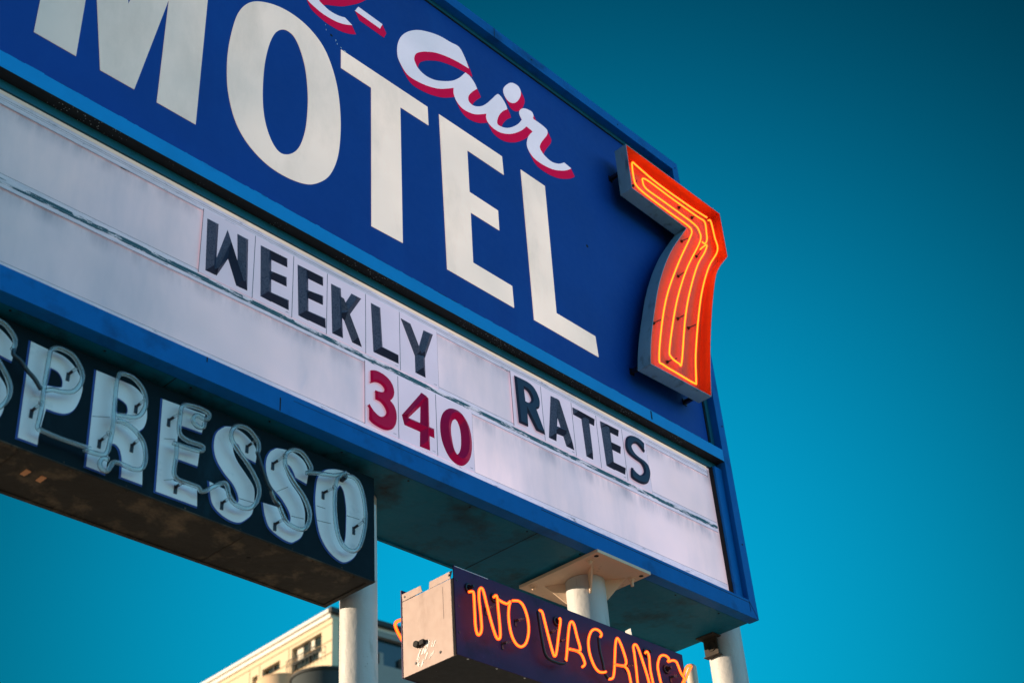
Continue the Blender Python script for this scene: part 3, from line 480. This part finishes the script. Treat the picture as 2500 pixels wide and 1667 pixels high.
b = MB(); b.box(X0, 6.4478, 4.0778, 4.0800, 4.8, 5.79)
board = b.build('letter_board', 'plastic', sign)
b = MB()                                                     # three clear rails with years of dirt in them
b.box(X0, 6.415, 4.0715, 4.0776, 5.705, 5.757, 0); b.box(X0, 6.415, 4.0705, 4.0776, 5.757, 5.7752, 1)
b.box(X0, 6.415, 4.0705, 4.0716, 5.7035, 5.7055, 2); b.box(X0, 6.415, 4.0708, 4.0714, 5.737, 5.739, 3); b.box(X0, 6.415, 4.0708, 4.0714, 5.727, 5.7282, 3)
b.box(6.4152, 6.4168, 4.0705, 4.0776, 5.7035, 5.757, 2)
b.build('rail', ['track', 'cream_lip', 'card_edge', 'card_edge'], board)
b = MB()
zz = lambda x: (x - 1.7) * .0055
sl = lambda x, y, z: (x, y, z + zz(x))
b.box(X0, 6.43, 4.0715, 4.0776, 5.293, 5.357, 0, sl); b.box(X0, 6.43, 4.0702, 4.0714, 5.312, 5.336, 1, sl)
b.box(X0, 6.43, 4.0705, 4.0716, 5.291, 5.2928, 2, sl); b.box(X0, 6.43, 4.0705, 4.0716, 5.3572, 5.3586, 2, sl); b.box(X0, 6.43, 4.0698, 4.0702, 5.3195, 5.321, 2, sl)
b.build('rail', ['track', 'track_dark', 'card_edge'], board)
b = MB()
b.box(X0, 6.43, 4.0715, 4.0776, 4.87, 4.947, 0, sl); b.box(X0, 6.43, 4.0708, 4.0716, 4.9475, 4.9490, 2, sl)
b.box(4.9, 6.43, 4.0702, 4.0714, 4.895, 4.915, 1, sl)
b.build('rail', ['track', 'track', 'card_edge'], board)

# ------------------------------------------------------------------ letter cards on the white board
def card(name, x0, x1, z0, z1, glyph, mat, label, h=.026):
    t = thing('letter_card', label, 'letter card', ((x0 + x1) / 2, 4.07, z0), 'letter cards on the white board')
    b = MB(); b.box(x0 + .001, x1 - .001, 4.0668, 4.0700, z0, z1, 0)
    b.box(x0 + .0006, x0 + .0020, 4.0666, 4.0701, z0, z1, 1); b.box(x1 - .0018, x1 - .0006, 4.0666, 4.0701, z0, z1, 1)
    if mat == 'navy' and name in ('L1', 'E1', 'E3', 'A', 'Y') or mat == 'magenta':
        xx = x1 - .035
        for k in range(5): b.box(xx + k * .0042, xx + k * .0042 + random.choice((.0016, .0028)), 4.0664, 4.0668, z0 + .014, z0 + .0185, 1)
    b.build('card', ['card_white', 'card_edge'], t)
    g = CARD[glyph]
    if g[0][0] == 'f':
        flat('letter', [spline(l) for l in g[0][1]], 4.0667, .016, mat, t, bevel=.010)
        return
    b = MB()
    for kind, lst in g:
        p = lst[0]; pairs = [(p[i], p[i + 1]) for i in range(0, len(p), 2)]
        if kind == 'o':
            a = spline([q[0] for q in pairs]); c = spline([q[1] for q in pairs]); b.roof(list(zip(a, c)), 4.0667, h, True)
        else: b.roof(pairs, 4.0667, h, hips=(kind != 'b', kind != 'a'))
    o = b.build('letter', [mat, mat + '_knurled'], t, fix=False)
R1, R2, R3 = CX1, CX2, CX3
row1 = lambda x: (5.344 + zz(x), 5.712)
names1 = [('W', 'W', 'dark faceted letter W card, first of the word WEEKLY'), ('E1', 'E1', 'dark faceted letter E card just right of the W'),
          ('E2', 'E2', 'dark faceted letter E card just left of the K'), ('K', 'K', 'dark faceted letter K card in the word WEEKLY'),
          ('L1', 'L1', 'dark faceted letter L card between the K and the Y'), ('Y', 'Y', 'dark faceted letter Y card, last of the word WEEKLY')]
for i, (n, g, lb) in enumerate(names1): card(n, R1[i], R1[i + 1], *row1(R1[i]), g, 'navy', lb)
names2 = [('R', 'R', 'flat dark letter R card, first of the word RATES'), ('A', 'A', 'dark faceted letter A card in the word RATES'),
          ('T', 'T', 'dark faceted letter T card in the word RATES'), ('E3', 'E3', 'dark faceted letter E card in the word RATES'),
          ('S', 'S', 'rounded dark letter S card, last of the word RATES')]
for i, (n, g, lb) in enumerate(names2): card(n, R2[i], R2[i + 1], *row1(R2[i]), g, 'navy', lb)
names3 = [('3', 'crimson number 3 card, first of the price 340'), ('4', 'crimson number 4 card in the middle of the price 340'), ('0', 'crimson number 0 card, last of the price 340')]
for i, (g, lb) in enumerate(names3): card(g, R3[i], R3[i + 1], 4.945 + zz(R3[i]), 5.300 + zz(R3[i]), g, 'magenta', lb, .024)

# ------------------------------------------------------------------ the orange 7
seven = thing('neon_numeral', 'orange open faced neon number 7 at the right end of the blue sign', 'neon number', (5.9, 3.92, 6.1))
out7 = spline(SEVEN)
cx7 = sum(p[0] for p in out7) / len(out7); cz7 = sum(p[1] for p in out7) / len(out7)
def inset(loop, d):
    n = len(loop); res = []
    for i in range(n):
        a, p, c = Vector(loop[i - 1]), Vector(loop[i]), Vector(loop[(i + 1) % n])
        e1 = (p - a).normalized() if (p - a).length > 1e-6 else (c - p).normalized(); e2 = (c - p).normalized() if (c - p).length > 1e-6 else e1
        n1 = Vector((e1.y, -e1.x)); n2 = Vector((e2.y, -e2.x)); m = (n1 + n2); m = m / max(m.dot(n1), .35)
        res.append(tuple(p + m * d))
    return res
area = sum(out7[i - 1][0] * out7[i][1] - out7[i][0] * out7[i - 1][1] for i in range(len(out7)))
in7 = inset(out7, .004 * (1 if area < 0 else -1))
b = MB(); b.wall(out7, 3.88, 3.98, 0)
k = len(out7)
b.add([(p[0], 3.88, p[1]) for p in out7] + [(p[0], 3.88, p[1]) for p in in7], [(i, (i + 1) % k, (i + 1) % k + k, i + k) for i in range(k)], 0)
b.wall(in7, 3.88, 3.965, 1)
b.build('channel', ['seven_side', 'seven_red'], seven, fix=False)
flat('back_panel', [in7], 3.9795, .0145, 'seven_red', seven)
neon('neon_tube', path3(SEVEN1, 3.932), .0076, seven, 'neon_hot'); neon('neon_tube', path3(SEVEN2, 3.932), .0076, seven, 'neon_hot')
for i in range(0, len(SEVINS) - 1, 2):
    a, c = SEVINS[i], SEVINS[i + 1]; b = MB()
    b.cyl((a[0], 3.965, a[1]), (a[0] + .004, 3.953, a[1]), .012, .009, 10, 0)
    q = Vector((c[0], 3.934, c[1])); p = Vector((a[0], 3.953, a[1])); b.cyl(p, p.lerp(q, .8), .004, .003, 8, 0)
    b.build('tube_support', 'rust_dark', seven)
for (x, z) in BRK:                                           # stand-offs, mostly hidden behind the box
    b = MB(); b.box(x - .012, x + .012, 3.9805, 4.0640, z - .012, z + .012); b.box(x - .018, x + .018, 4.058, 4.0645, z - .022, z + .022)
    b.build('bracket', 'insulator', seven)

# ------------------------------------------------------------------ ESPRESSO box
EX0, EX1, EY0, EY1, EZ0, EZ1 = 1.36, 3.68, 4.13, 4.466, 4.203, 4.728
esp = thing('hanging_sign', 'dark box sign reading ESPRESSO in white letters with unlit glass tubes', 'hanging sign', (2.5, 4.3, EZ0))
shr = lambda x, y, z: (x, y, z + (EX1 - x) * (.0168 if z < 4.5 else .012))
b = MB(); b.box(EX0, EX1, EY0, EY0 + .008, EZ0, EZ1, 0, shr); b.box(EX0, EX1, EY1 - .008, EY1, EZ0, EZ1, 0, shr)
b.box(EX1 - .008, EX1 - .0005, EY0 + .0081, EY1 - .0081, EZ0 + .001, EZ1, 0, shr); b.box(EX0 + .0005, EX0 + .008, EY0 + .0081, EY1 - .0081, EZ0 + .001, EZ1, 0, shr)
b.box(EX0 + .008, EX1 - .008, EY0 + .0082, EY1 - .0082, EZ1 - .012, EZ1 - .004, 0, shr)
b.box(EX0, EX1, EY0 - .0025, EY0, EZ0, EZ0 + .004, 1, shr)
for i in range(8): b.cyl(shr(1.6 + i * .27, EY0, EZ0 + .012), shr(1.6 + i * .27, EY0 - .002, EZ0 + .012), .004, .003, 7, 1)
b.build('box', ['espresso_black', 'espresso_rust'], esp)
b = MB()
def under(x, y, z): return shr(x, y, z)
b.box(EX0 + .008, EX1 - .008, EY0 + .0083, EY1 - .0083, EZ0 + .0035, EZ0 + .009, 0, under)
b.box(EX0 + .002, EX1 - .002, EY0 + .0012, EY0 + .022, EZ0 - .002, EZ0 + .0034, 0, under); b.box(EX0 + .002, EX1 - .002, EY1 - .020, EY1 - .001, EZ0 - .002, EZ0 + .0034, 0, under)
b.box(EX1 - .026, EX1 - .004, EY0 + .0222, EY1 - .0204, EZ0 - .002, EZ0 + .0034, 0, under)
for sx in (2.99, 1.972): b.box(sx - .002, sx + .002, EY0 + .0225, EY1 - .0205, EZ0 + .0015, EZ0 + .0034, 1, under)
b.cyl(shr(3.121, 4.30, EZ0 + .0034), shr(3.121, 4.30, EZ0 + .001), .010, .008, 10, 2)
for i in range(10): b.cyl(shr(1.5 + i * .23, EY0 + .012, EZ0 - .002), shr(1.5 + i * .23, EY0 + .012, EZ0 - .006), .006, .004, 8, 1)
b.build('bottom_panel', ['espresso_rust', 'rust_dark', 'black_gap'], esp)
for s in SLOTS:
    b = MB(); q = [shr(x, y, EZ0) for x, y in s]; b.plate([(x, y, z + .0005) for x, y, z in q], (0, 0, 1), .0028); b.build('lit_slot', 'slot_sunlight', esp)  # orange colour stands for the sunlit interior seen through a slot

def e_letter(loops, dx=0):
    L_ = [spline([(p[0] + dx,) + tuple(p[1:]) for p in l]) for l in loops]
    z = -dx * .014
    L_ = [[(p[0], p[1] + z) for p in l] for l in L_]
    rim = flat('letter_edge', [[(x - .004, zz_ - .003) for x, zz_ in l] for l in L_[:1]] + [[(x + .002, zz_) for x, zz_ in l] for l in L_[1:]], 4.1298, .0014, 'letter_blue', esp, grow=.005)
    flat('letter', L_, 4.1284, .0022, 'espresso_white', esp)
for k_ in ('eP', 'eR', 'eE', 'eS', 'eS2', 'eO'): e_letter(LET[k_])
e_letter(LET['eS'], 1.648 - 2.782); e_letter(LET['eE'], 1.385 - 2.529)
for (x0, z0, x1, z1) in CRACKS:                              # hairline cracks in the painted letters
    b = MB(); b.plate([(x0, 4.1259, z0), (x1, 4.1259, z1), (x1, 4.1259, z1 + .0022), (x0, 4.1259, z0 + .0022)], (0, 1, 0), .0004); b.build('crack', 'black_gap', esp)
TY = 4.083
GL = [('tP', 0), ('tR', 0), ('tR2', 0), ('tE', 0), ('tE2', 0), ('tS2', 0), ('tO', 0), ('tE', 1.385 - 2.529)]
for k_, dx in GL:
    mb = MB(); hollow(mb, [(x + dx, y, z - dx * .014) for x, y, z in path3(TUBE[k_], TY)], .0100, 10)
    mb.build('glass_tube', 'tube_glass', esp, fix=False)
s_t = TUBE['tE2'][TUBE_S_FROM:]
mb = MB(); hollow(mb, [(x + 1.648 - 2.782, y, z + 1.134 * .014) for x, y, z in path3(s_t, TY)], .0100, 10); mb.build('glass_tube', 'tube_glass', esp, fix=False)
for k_ in ('wS', 'wS0'):
    mb = MB(); mb.tube(path3(TUBE[k_], TY), .0085, 9); mb.build('wire', 'wire', esp)
for e in ECLIPS: clip(esp, e[:2], e[2:], 4.1262, TY + .004)
b = MB(); b.cyl((3.48, 4.129, 4.655), (3.48, 4.10, 4.655), .020, .016, 14); b.build('socket', 'insulator', esp)
b = MB(); b.box(3.681, 3.70, 4.14, 4.16, 4.22, 4.60); b.cyl((3.69, 4.15, 4.60), (3.69, 4.15, 4.615), .008, .005, 8); b.build('edge_strip', 'pole_white', esp)

# ------------------------------------------------------------------ NO VACANCY box
NX0, NX1, NY0, NY1, NZ0, NZ1 = 4.17, 5.93, 4.12, 4.49, 3.993, 4.405
nov = thing('neon_box_sign', 'small box sign with glowing orange neon reading NO VACANCY', 'neon sign', (5.05, 4.3, NZ0))
tilt = lambda x, y, z: (x, y, z - (x - NX0) * .0045)
b = MB(); b.box(NX0 - .003, NX1, NY0, NY0 + .006, NZ0 - .003, 4.432, 0, tilt)
for i, x in enumerate((4.185, 4.19, 4.187)): b.cyl((x, NY0, 4.36 - i * .13), (x, NY0 - .002, 4.36 - i * .13), .006, .005, 8, 1)
b.box(4.1735, 4.40, NY0 - .0006, NY0, 4.4285, 4.431, 2, tilt)
b.build('front_panel', ['sign_navy', 'insulator', 'espresso_white'], nov)
b = MB(); b.box(NX0 - .003, NX1, NY1 - .006, NY1, NZ0 - .003, 4.436, 0, tilt); b.build('rear_panel', 'sign_navy', nov)
b = MB(); b.box(NX0, NX0 + .005, NY0 + .0062, NY1 - .0062, NZ0 - .002, 4.372, 0)
b.plate([(4.168, NY0 + .010, 4.409), (4.168, 4.286, 4.408), (4.168, 4.291, 4.372), (4.168, NY0 + .026, 4.374)], (1, 0, 0), .002, 0)
b.plate([(4.168, 4.349, 4.411), (4.168, NY1 - .008, 4.412), (4.168, NY1 - .012, 4.374), (4.168, 4.338, 4.376)], (1, 0, 0), .002, 0)
for (y, z) in ((4.152, 4.392), (4.462, 4.393), (4.231, 4.036), (4.396, 4.035)): b.cyl((4.1682, y, z), (4.1655, y, z), .0065, .005, 9, 1)
for k in range(34):                                          # scraped patch: many short strokes
    t_ = random.random(); y = 4.275 + .115 * random.random() ** .8; z = 4.118 - (y - 4.275) * .35 - random.random() * (.10 - abs(y - 4.325) * .55)
    L_ = random.uniform(.012, .034); w_ = random.uniform(.002, .007)
    b.plate([(4.1690 - k * .00002, y, z), (4.1690 - k * .00002, y - L_ * .55, z + L_ * .8), (4.1690 - k * .00002, y - L_ * .55 - w_, z + L_ * .75), (4.1690 - k * .00002, y - w_, z - w_ * .6)], (1, 0, 0), .0006, 2)
b.box(4.1692, 4.1699, 4.200, 4.2012, 4.19, 4.35, 1)
b.build('end_panel', ['sign_silver', 'insulator', 'scrape_white'], nov)
b = MB(); b.box(NX1 - .006, NX1 - .001, NY0 + .0062, NY1 - .0062, NZ0 - .009, 4.36); b.build('end_panel', 'sign_silver', nov)
b = MB(); b.box(NX0 + .0052, NX1 - .0065, NY0 + .0062, NY1 - .0062, NZ0 - .001, NZ0 + .003, 0, tilt)
for i in range(9): b.cyl(tilt(4.25 + i * .19, 4.135, NZ0 - .001), tilt(4.25 + i * .19, 4.135, NZ0 - .004), .006, .004, 8, 1)
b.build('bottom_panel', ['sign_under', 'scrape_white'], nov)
b = MB(); b.box(NX0 + .0052, NX1 - .0065, NY0 + .0062, NY1 - .0062, 4.352, 4.358, 0, tilt); b.build('bounce_sheet', 'pole_white', nov)  # pale sheet added to bounce sunlight up onto the mounting plate
b = MB(); b.cyl((4.1685, 4.372, 4.117), (4.145, 4.372, 4.117), .016, None, 14); b.cyl((4.145, 4.372, 4.117), (4.1445, 4.372, 4.117), .011, None, 14)
b.box(4.150, 4.168, 4.325, 4.352, 4.106, 4.128); b.build('pipe_stub', 'black_gap', nov)
for tb in TABS:
    b = MB(); b.plate(tb, (1, 0, 0), .006); b.build('mounting_tab', 'pole_white', nov)
for k_ in ('nN', 'nO', 'nV', 'nA', 'nA2', 'nC', 'nAA', 'nAA2', 'nNN', 'nCC', 'nY', 'nYY'):
    neon('neon_tube', path3(TUBE[k_], 4.075), .0076, nov)
neon('neon_tube', path3(TUBE['nback'], 4.53), .0086, nov)
for k_ in ('nVb', 'nCb'):
    mb = MB(); mb.tube(path3(TUBE[k_], 4.080), .0078, 9); mb.build('blacked_tube', 'insulator', nov)
for x, z in NRING:
    b = MB(); b.tube([(x + .020 * math.cos(t), 4.115, z + .020 * math.sin(t)) for t in [i * .4488 for i in range(15)]], .006, 7)
    b.cyl((x, 4.1195, z), (x + .004, 4.085, z + .002), .010, .008, 10); b.build('tube_socket', 'insulator', nov)
for e in NCLIPS: clip(nov, e[:2], e[2:], 4.1198, 4.080)

# ------------------------------------------------------------------ poles
def pole(x, y, r, top, label):
    t = thing('sign_pole', label, 'pole', (x, y, 0), 'white steel poles under the sign')
    b = MB(); b.cyl((x, y, .02), (x, y, top), r, None, 48, 0)
    b.box(x - .22, x + .22, y - .22, y + .22, 0, .02)
    b.build('shaft', 'pole_white', t); return t
pole(3.803, 4.38, .0865, 4.764, 'white steel pole at the right end of the ESPRESSO box')
p2 = pole(5.343, 4.28, .1085, 4.744, 'white steel pole behind the NO VACANCY box under a square plate')
b = MB(); PX0, PX1, PY0, PY1 = 5.113, 5.557, 3.99, 4.558
b.box(PX0, PX1, PY0, PY1, 4.746, 4.7635, 0)
for (x, y) in ((5.1446, 4.0262), (5.5255, 4.0323), (5.17, 4.51)): b.cyl((x, y, 4.746), (x, y, 4.7448), .013, None, 14, 1)
b.build('mounting_plate', ['plate_cream', 'black_gap'], p2)
for (x, y, long_) in ((5.158, 4.085, 0), (5.1517, 4.4898, 0), (5.507, 4.0854, 1)):
    b = MB(); b.cyl((x, y, 4.746), (x, y, 4.742), .024, None, 18); b.cyl((x, y, 4.742), (x, y, 4.728), .016, None, 6, smooth=False)
    b.cyl((x, y, 4.728), (x, y, 4.70 if long_ else 4.722), .009, None, 10); b.build('bolt', 'plate_cream', p2)
for (dx, dy) in ((-1, -1), (-1, 1), (1, -1), (1, 1)):
    d = Vector((dx * .62, dy * .78, 0)).normalized(); n = Vector((-d.y, d.x, 0)); c = Vector((5.343, 4.28, 0)); r = .106
    b = MB(); b.plate([c + d * r + Vector((0, 0, 4.7458)) - n * .005, c + d * (r + .115) + Vector((0, 0, 4.7458)) - n * .005, c + d * (r + .104) + Vector((0, 0, 4.735)) - n * .005, c + d * (r + .006) + Vector((0, 0, 4.632)) - n * .005, c + d * r + Vector((0, 0, 4.632)) - n * .005], n, .010)
    b.build('gusset', 'plate_cream', p2)
p3 = pole(6.705, 4.335, .107, 5.4, 'white steel pole standing past the right end of the big sign')
b = MB(); b.box(6.572, 6.584, 4.30, 4.40, 4.655, 4.763, 0); b.box(6.52, 6.60, 4.285, 4.415, 4.7635, 4.7712, 0)
b.tube([(6.570, 4.345 + .03 * math.cos(t), 4.712 + .03 * math.sin(t)) for t in [i * .4488 for i in range(15)]], .004, 6)
b.cyl((6.572, 4.35, 4.705), (6.5712, 4.35, 4.705), .014, None, 12, 1)
b.box(6.56, 6.605, 4.295, 4.405, 4.650, 4.656, 0)
b.build('bracket', ['rust_dark', 'black_gap'], p3)
cp = thing('conduit_pipe', 'thin capped conduit pipe at the right end of the NO VACANCY box', 'pipe', (6.258, 4.3, 0))
b = MB(); b.cyl((6.258, 4.3, 0), (6.258, 4.3, 4.49), .032, None, 20); b.cyl((6.258, 4.3, 4.49), (6.258, 4.3, 4.503), .032, .020, 20); b.build('shaft', 'pipe_cream', cp)

# ------------------------------------------------------------------ building far behind
bx, by, bz = 35.2, 42.25, 26.2
bld = thing('apartment_building', 'blurred cream stucco building with dark windows far behind the poles', 'building', (bx, by, 0)); bld.rotation_euler.z = math.radians(ROTB)
b = MB(); b.box(bx + .35, bx + 22, by + .35, by + 26, 0, bz - .3, 0); 
WZ = 24.45                                                   # facade slabs leave real openings
def facade_x(y0, y1, z0, z1, mi=0): b.box(bx, bx + .35, y0, y1, z0, z1, mi)
facade_x(by, by + .76, 20, bz - .3); facade_x(by + .76, by + 3.0, 25.5, bz - .3); facade_x(by + .76, by + 3.0, 20, WZ - .1)
facade_x(by + 3.0, by + 3.9, 20, bz - .3); facade_x(by + 3.9, by + 5.3, 25.3, bz - .3); facade_x(by + 3.9, by + 5.3, 20, 24.9)
facade_x(by + 5.3, by + 5.65, 20, bz - .3); facade_x(by + 5.65, by + 6.1, 25.2, bz - .3); facade_x(by + 5.65, by + 6.1, 20, 24.2)
facade_x(by + 6.1, by + 6.9, 20, bz - .3); facade_x(by + 6.9, by + 9, 25.2, bz - .3); facade_x(by + 6.9, by + 9, 20, 24.0); facade_x(by + 9, by + 26, 20, bz - .3)
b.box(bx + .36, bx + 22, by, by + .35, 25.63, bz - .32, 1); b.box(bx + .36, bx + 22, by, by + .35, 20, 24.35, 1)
for k in range(14): b.box(bx + 2.66 + k * 1.25 - .11, bx + 2.66 + k * 1.25 + .11, by + .02, by + .35, 24.35, 24.9, 1)
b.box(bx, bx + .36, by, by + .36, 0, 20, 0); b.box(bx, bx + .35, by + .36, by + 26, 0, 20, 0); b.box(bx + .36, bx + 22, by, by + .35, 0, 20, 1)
b.build('wall', ['stucco', 'stucco_grey'], bld)
b = MB(); b.box(bx - .22, bx + 22, by - .02, by + 26.2, bz - .10, bz + .05, 0); b.box(bx - .10, bx + 22, by + .02, by + 26, bz - .3, bz - .101, 0)
b.box(bx - .24, bx + 22.2, by - .25, by - .021, bz - .16, bz + .06, 1)
for z in (25.62, 24.86, 24.30, 23.6): b.box(bx - .015, bx - .001, by + .02, by + 26, z, z + .035, 2)
for y in (3.2, 5.5, 6.3, 9.2, 11.5): b.box(bx - .012, bx - .001, by + y, by + y + .03, 20, 25.6, 2)
b.build('cornice', ['trim', 'fascia_dark', 'score'], bld)
b = MB()
for z in (24.55, 24.80): b.box(bx - .30, bx - .27, by + .7, by + 3.0, z, z + .03)
for k in range(9): b.box(bx - .295, bx - .275, by + .7 + k * .28, by + .72 + k * .28, 24.2, 24.80)
b.build('railing', 'fascia_dark', bld)
for (y0, y1, z0, z1, cur) in ((.76, 3.0, 24.35, 25.5, ((.95, 1.2, 24.4, 24.75), (1.5, 1.75, 25.0, 25.45), (2.35, 2.8, 24.9, 25.4))), (3.9, 5.3, 24.9, 25.3, ()), (5.65, 6.1, 24.2, 25.2, ((5.95, 6.1, 24.2, 25.1),)), (6.9, 9, 24, 25.2, ((7.4, 8.1, 24.1, 25.1),))):
    w = MB(); w.box(bx + .22, bx + .26, by + y0, by + y1, z0, z1, 0)
    for c in cur: w.box(bx + .16, bx + .2, by + c[0], by + c[1], c[2], c[3], 1)
    w.box(bx + .08, bx + .11, by + y0, by + y1, z0 + .42, z0 + .46, 2); w.box(bx + .15, bx + .21, by + (y0 + y1) / 2 - .03, by + (y0 + y1) / 2 + .03, z0, z1, 2)
    w.build('window', ['window_glass', 'curtain', 'fascia_dark'], bld)
w = MB(); w.box(bx + .37, bx + 22, by + .25, by + .3, 24.35, 25.63, 0); w.build('window', 'window_glass', bld)
b = MB(); b.cyl((bx - .1, by + 3.45, 18.5), (bx - .1, by + 3.45, 24.02), 1.15, None, 40); b.cyl((bx - .1, by + 3.45, 24.02), (bx - .1, by + 3.45, 24.07), 1.17, None, 40)
b.build('bay', 'bay_stucco', bld)
b = MB(); b.cyl((bx + .25, by + .75, 18.5), (bx + .25, by + .75, 23.30), 1.45, None, 40, 0); b.cyl((bx + .25, by + .75, 23.30), (bx + .25, by + .75, 23.42), 1.52, None, 40, 1)
b.build('balcony', ['balcony_grey', 'fascia_dark'], bld)

# ------------------------------------------------------------------ ground
b = MB(); b.add([(-400, -400, 0), (400, -400, 0), (400, 400, 0), (-400, 400, 0)], [(0, 1, 2, 3)])
tag(b.build('ground', 'concrete'), 'sunlit asphalt ground below the sign poles', 'ground', kind='structure')

# ------------------------------------------------------------------ light
ELEV, SUNH = math.radians(9.5), Vector((-.72, .694, 0)).normalized()
sd = SUNH * math.cos(ELEV) + Vector((0, 0, math.sin(ELEV)))
ld = bpy.data.lights.new('sun', 'SUN'); ld.energy = SUN_E; ld.angle = math.radians(.5); ld.color = (1.0, .80, .58)
lo = bpy.data.objects.new('sun', ld); COL.objects.link(lo); lo.rotation_euler = sd.to_track_quat('Z', 'Y').to_euler(); lo.location = (0, 0, 30)

w = bpy.data.worlds.new('World'); sc.world = w; w.use_nodes = True
nt = w.node_tree; L = nt.links; bg = nt.nodes['Background']
sky = nt.nodes.new('ShaderNodeTexSky'); sky.sky_type = 'NISHITA'; sky.sun_disc = False
sky.sun_elevation = ELEV; sky.sun_rotation = SUN_ROT = math.atan2(SUNH.x, SUNH.y)
sky.air_density = 1.0; sky.dust_density = .6; sky.ozone_density = 2.0
tc = nt.nodes.new('ShaderNodeTexCoord')
def lobe(d, a, b_, lo_, hi_):
    dt = nt.nodes.new('ShaderNodeVectorMath'); dt.operation = 'DOT_PRODUCT'; dt.inputs[1].default_value = Vector(d).normalized()
    L.new(tc.outputs['Generated'], dt.inputs[0])
    mr = nt.nodes.new('ShaderNodeMapRange'); mr.interpolation_type = 'SMOOTHSTEP'
    for k_, v in (('From Min', a), ('From Max', b_), ('To Min', lo_), ('To Max', hi_)): mr.inputs[k_].default_value = v
    L.new(dt.outputs['Value'], mr.inputs['Value']); return mr.outputs[0]
# clear teal evening sky, brightest in one patch behind the sign, with a bright lobe added out of view to light the sign front
back = lobe((.15, -.85, .48), .42, .98, 0, 1)
dt = nt.nodes.new('ShaderNodeVectorMath'); dt.operation = 'DOT_PRODUCT'; dt.inputs[1].default_value = (.674, .584, .4525)
L.new(tc.outputs['Generated'], dt.inputs[0])
ma = nt.nodes.new('ShaderNodeMath'); ma.operation = 'MULTIPLY_ADD'; ma.inputs[1].default_value = GLOW_K; ma.inputs[2].default_value = GLOW_A - GLOW_K
ex = nt.nodes.new('ShaderNodeMath'); ex.operation = 'EXPONENT'; ad = nt.nodes.new('ShaderNodeMath'); ad.operation = 'ADD'; ad.inputs[1].default_value = GLOW_MIN
L.new(dt.outputs['Value'], ma.inputs[0]); L.new(ma.outputs[0], ex.inputs[0]); L.new(ex.outputs[0], ad.inputs[0])
v0 = nt.nodes.new('ShaderNodeVectorMath'); v0.operation = 'SCALE'; v0.inputs[0].default_value = SKY_FRONT; L.new(ad.outputs[0], v0.inputs['Scale'])
tint = mix(nt, back, v0.outputs[0], SKY_BACK)
v1 = nt.nodes.new('ShaderNodeVectorMath'); v1.operation = 'MULTIPLY'; L.new(sky.outputs[0], v1.inputs[0]); L.new(tint, v1.inputs[1])
L.new(v1.outputs[0], bg.inputs['Color']); bg.inputs['Strength'].default_value = SKY_STR

# ------------------------------------------------------------------ camera
cam = bpy.data.cameras.new('camera'); co = bpy.data.objects.new('camera', cam); COL.objects.link(co)
rx, ry, rz = Vector(CAM[0]), -Vector(CAM[1]), -Vector(CAM[2])
co.matrix_world = Matrix(((rx.x, ry.x, rz.x, 0), (rx.y, ry.y, rz.y, 0), (rx.z, ry.z, rz.z, 1.6), (0, 0, 0, 1)))
cam.sensor_width = 36; cam.lens = LENS; cam.clip_start = .05; cam.clip_end = 2000
cam.dof.use_dof = True; cam.dof.focus_distance = 7.2; cam.dof.aperture_fstop = 3.0
sc.camera = co
vs = sc.view_settings; vs.view_transform = 'Standard'; vs.look = 'None'; vs.exposure = EXPO; vs.gamma = 1
sc.cycles.use_denoising = True
sc.cycles.max_bounces = 10; sc.cycles.transparent_max_bounces = 12
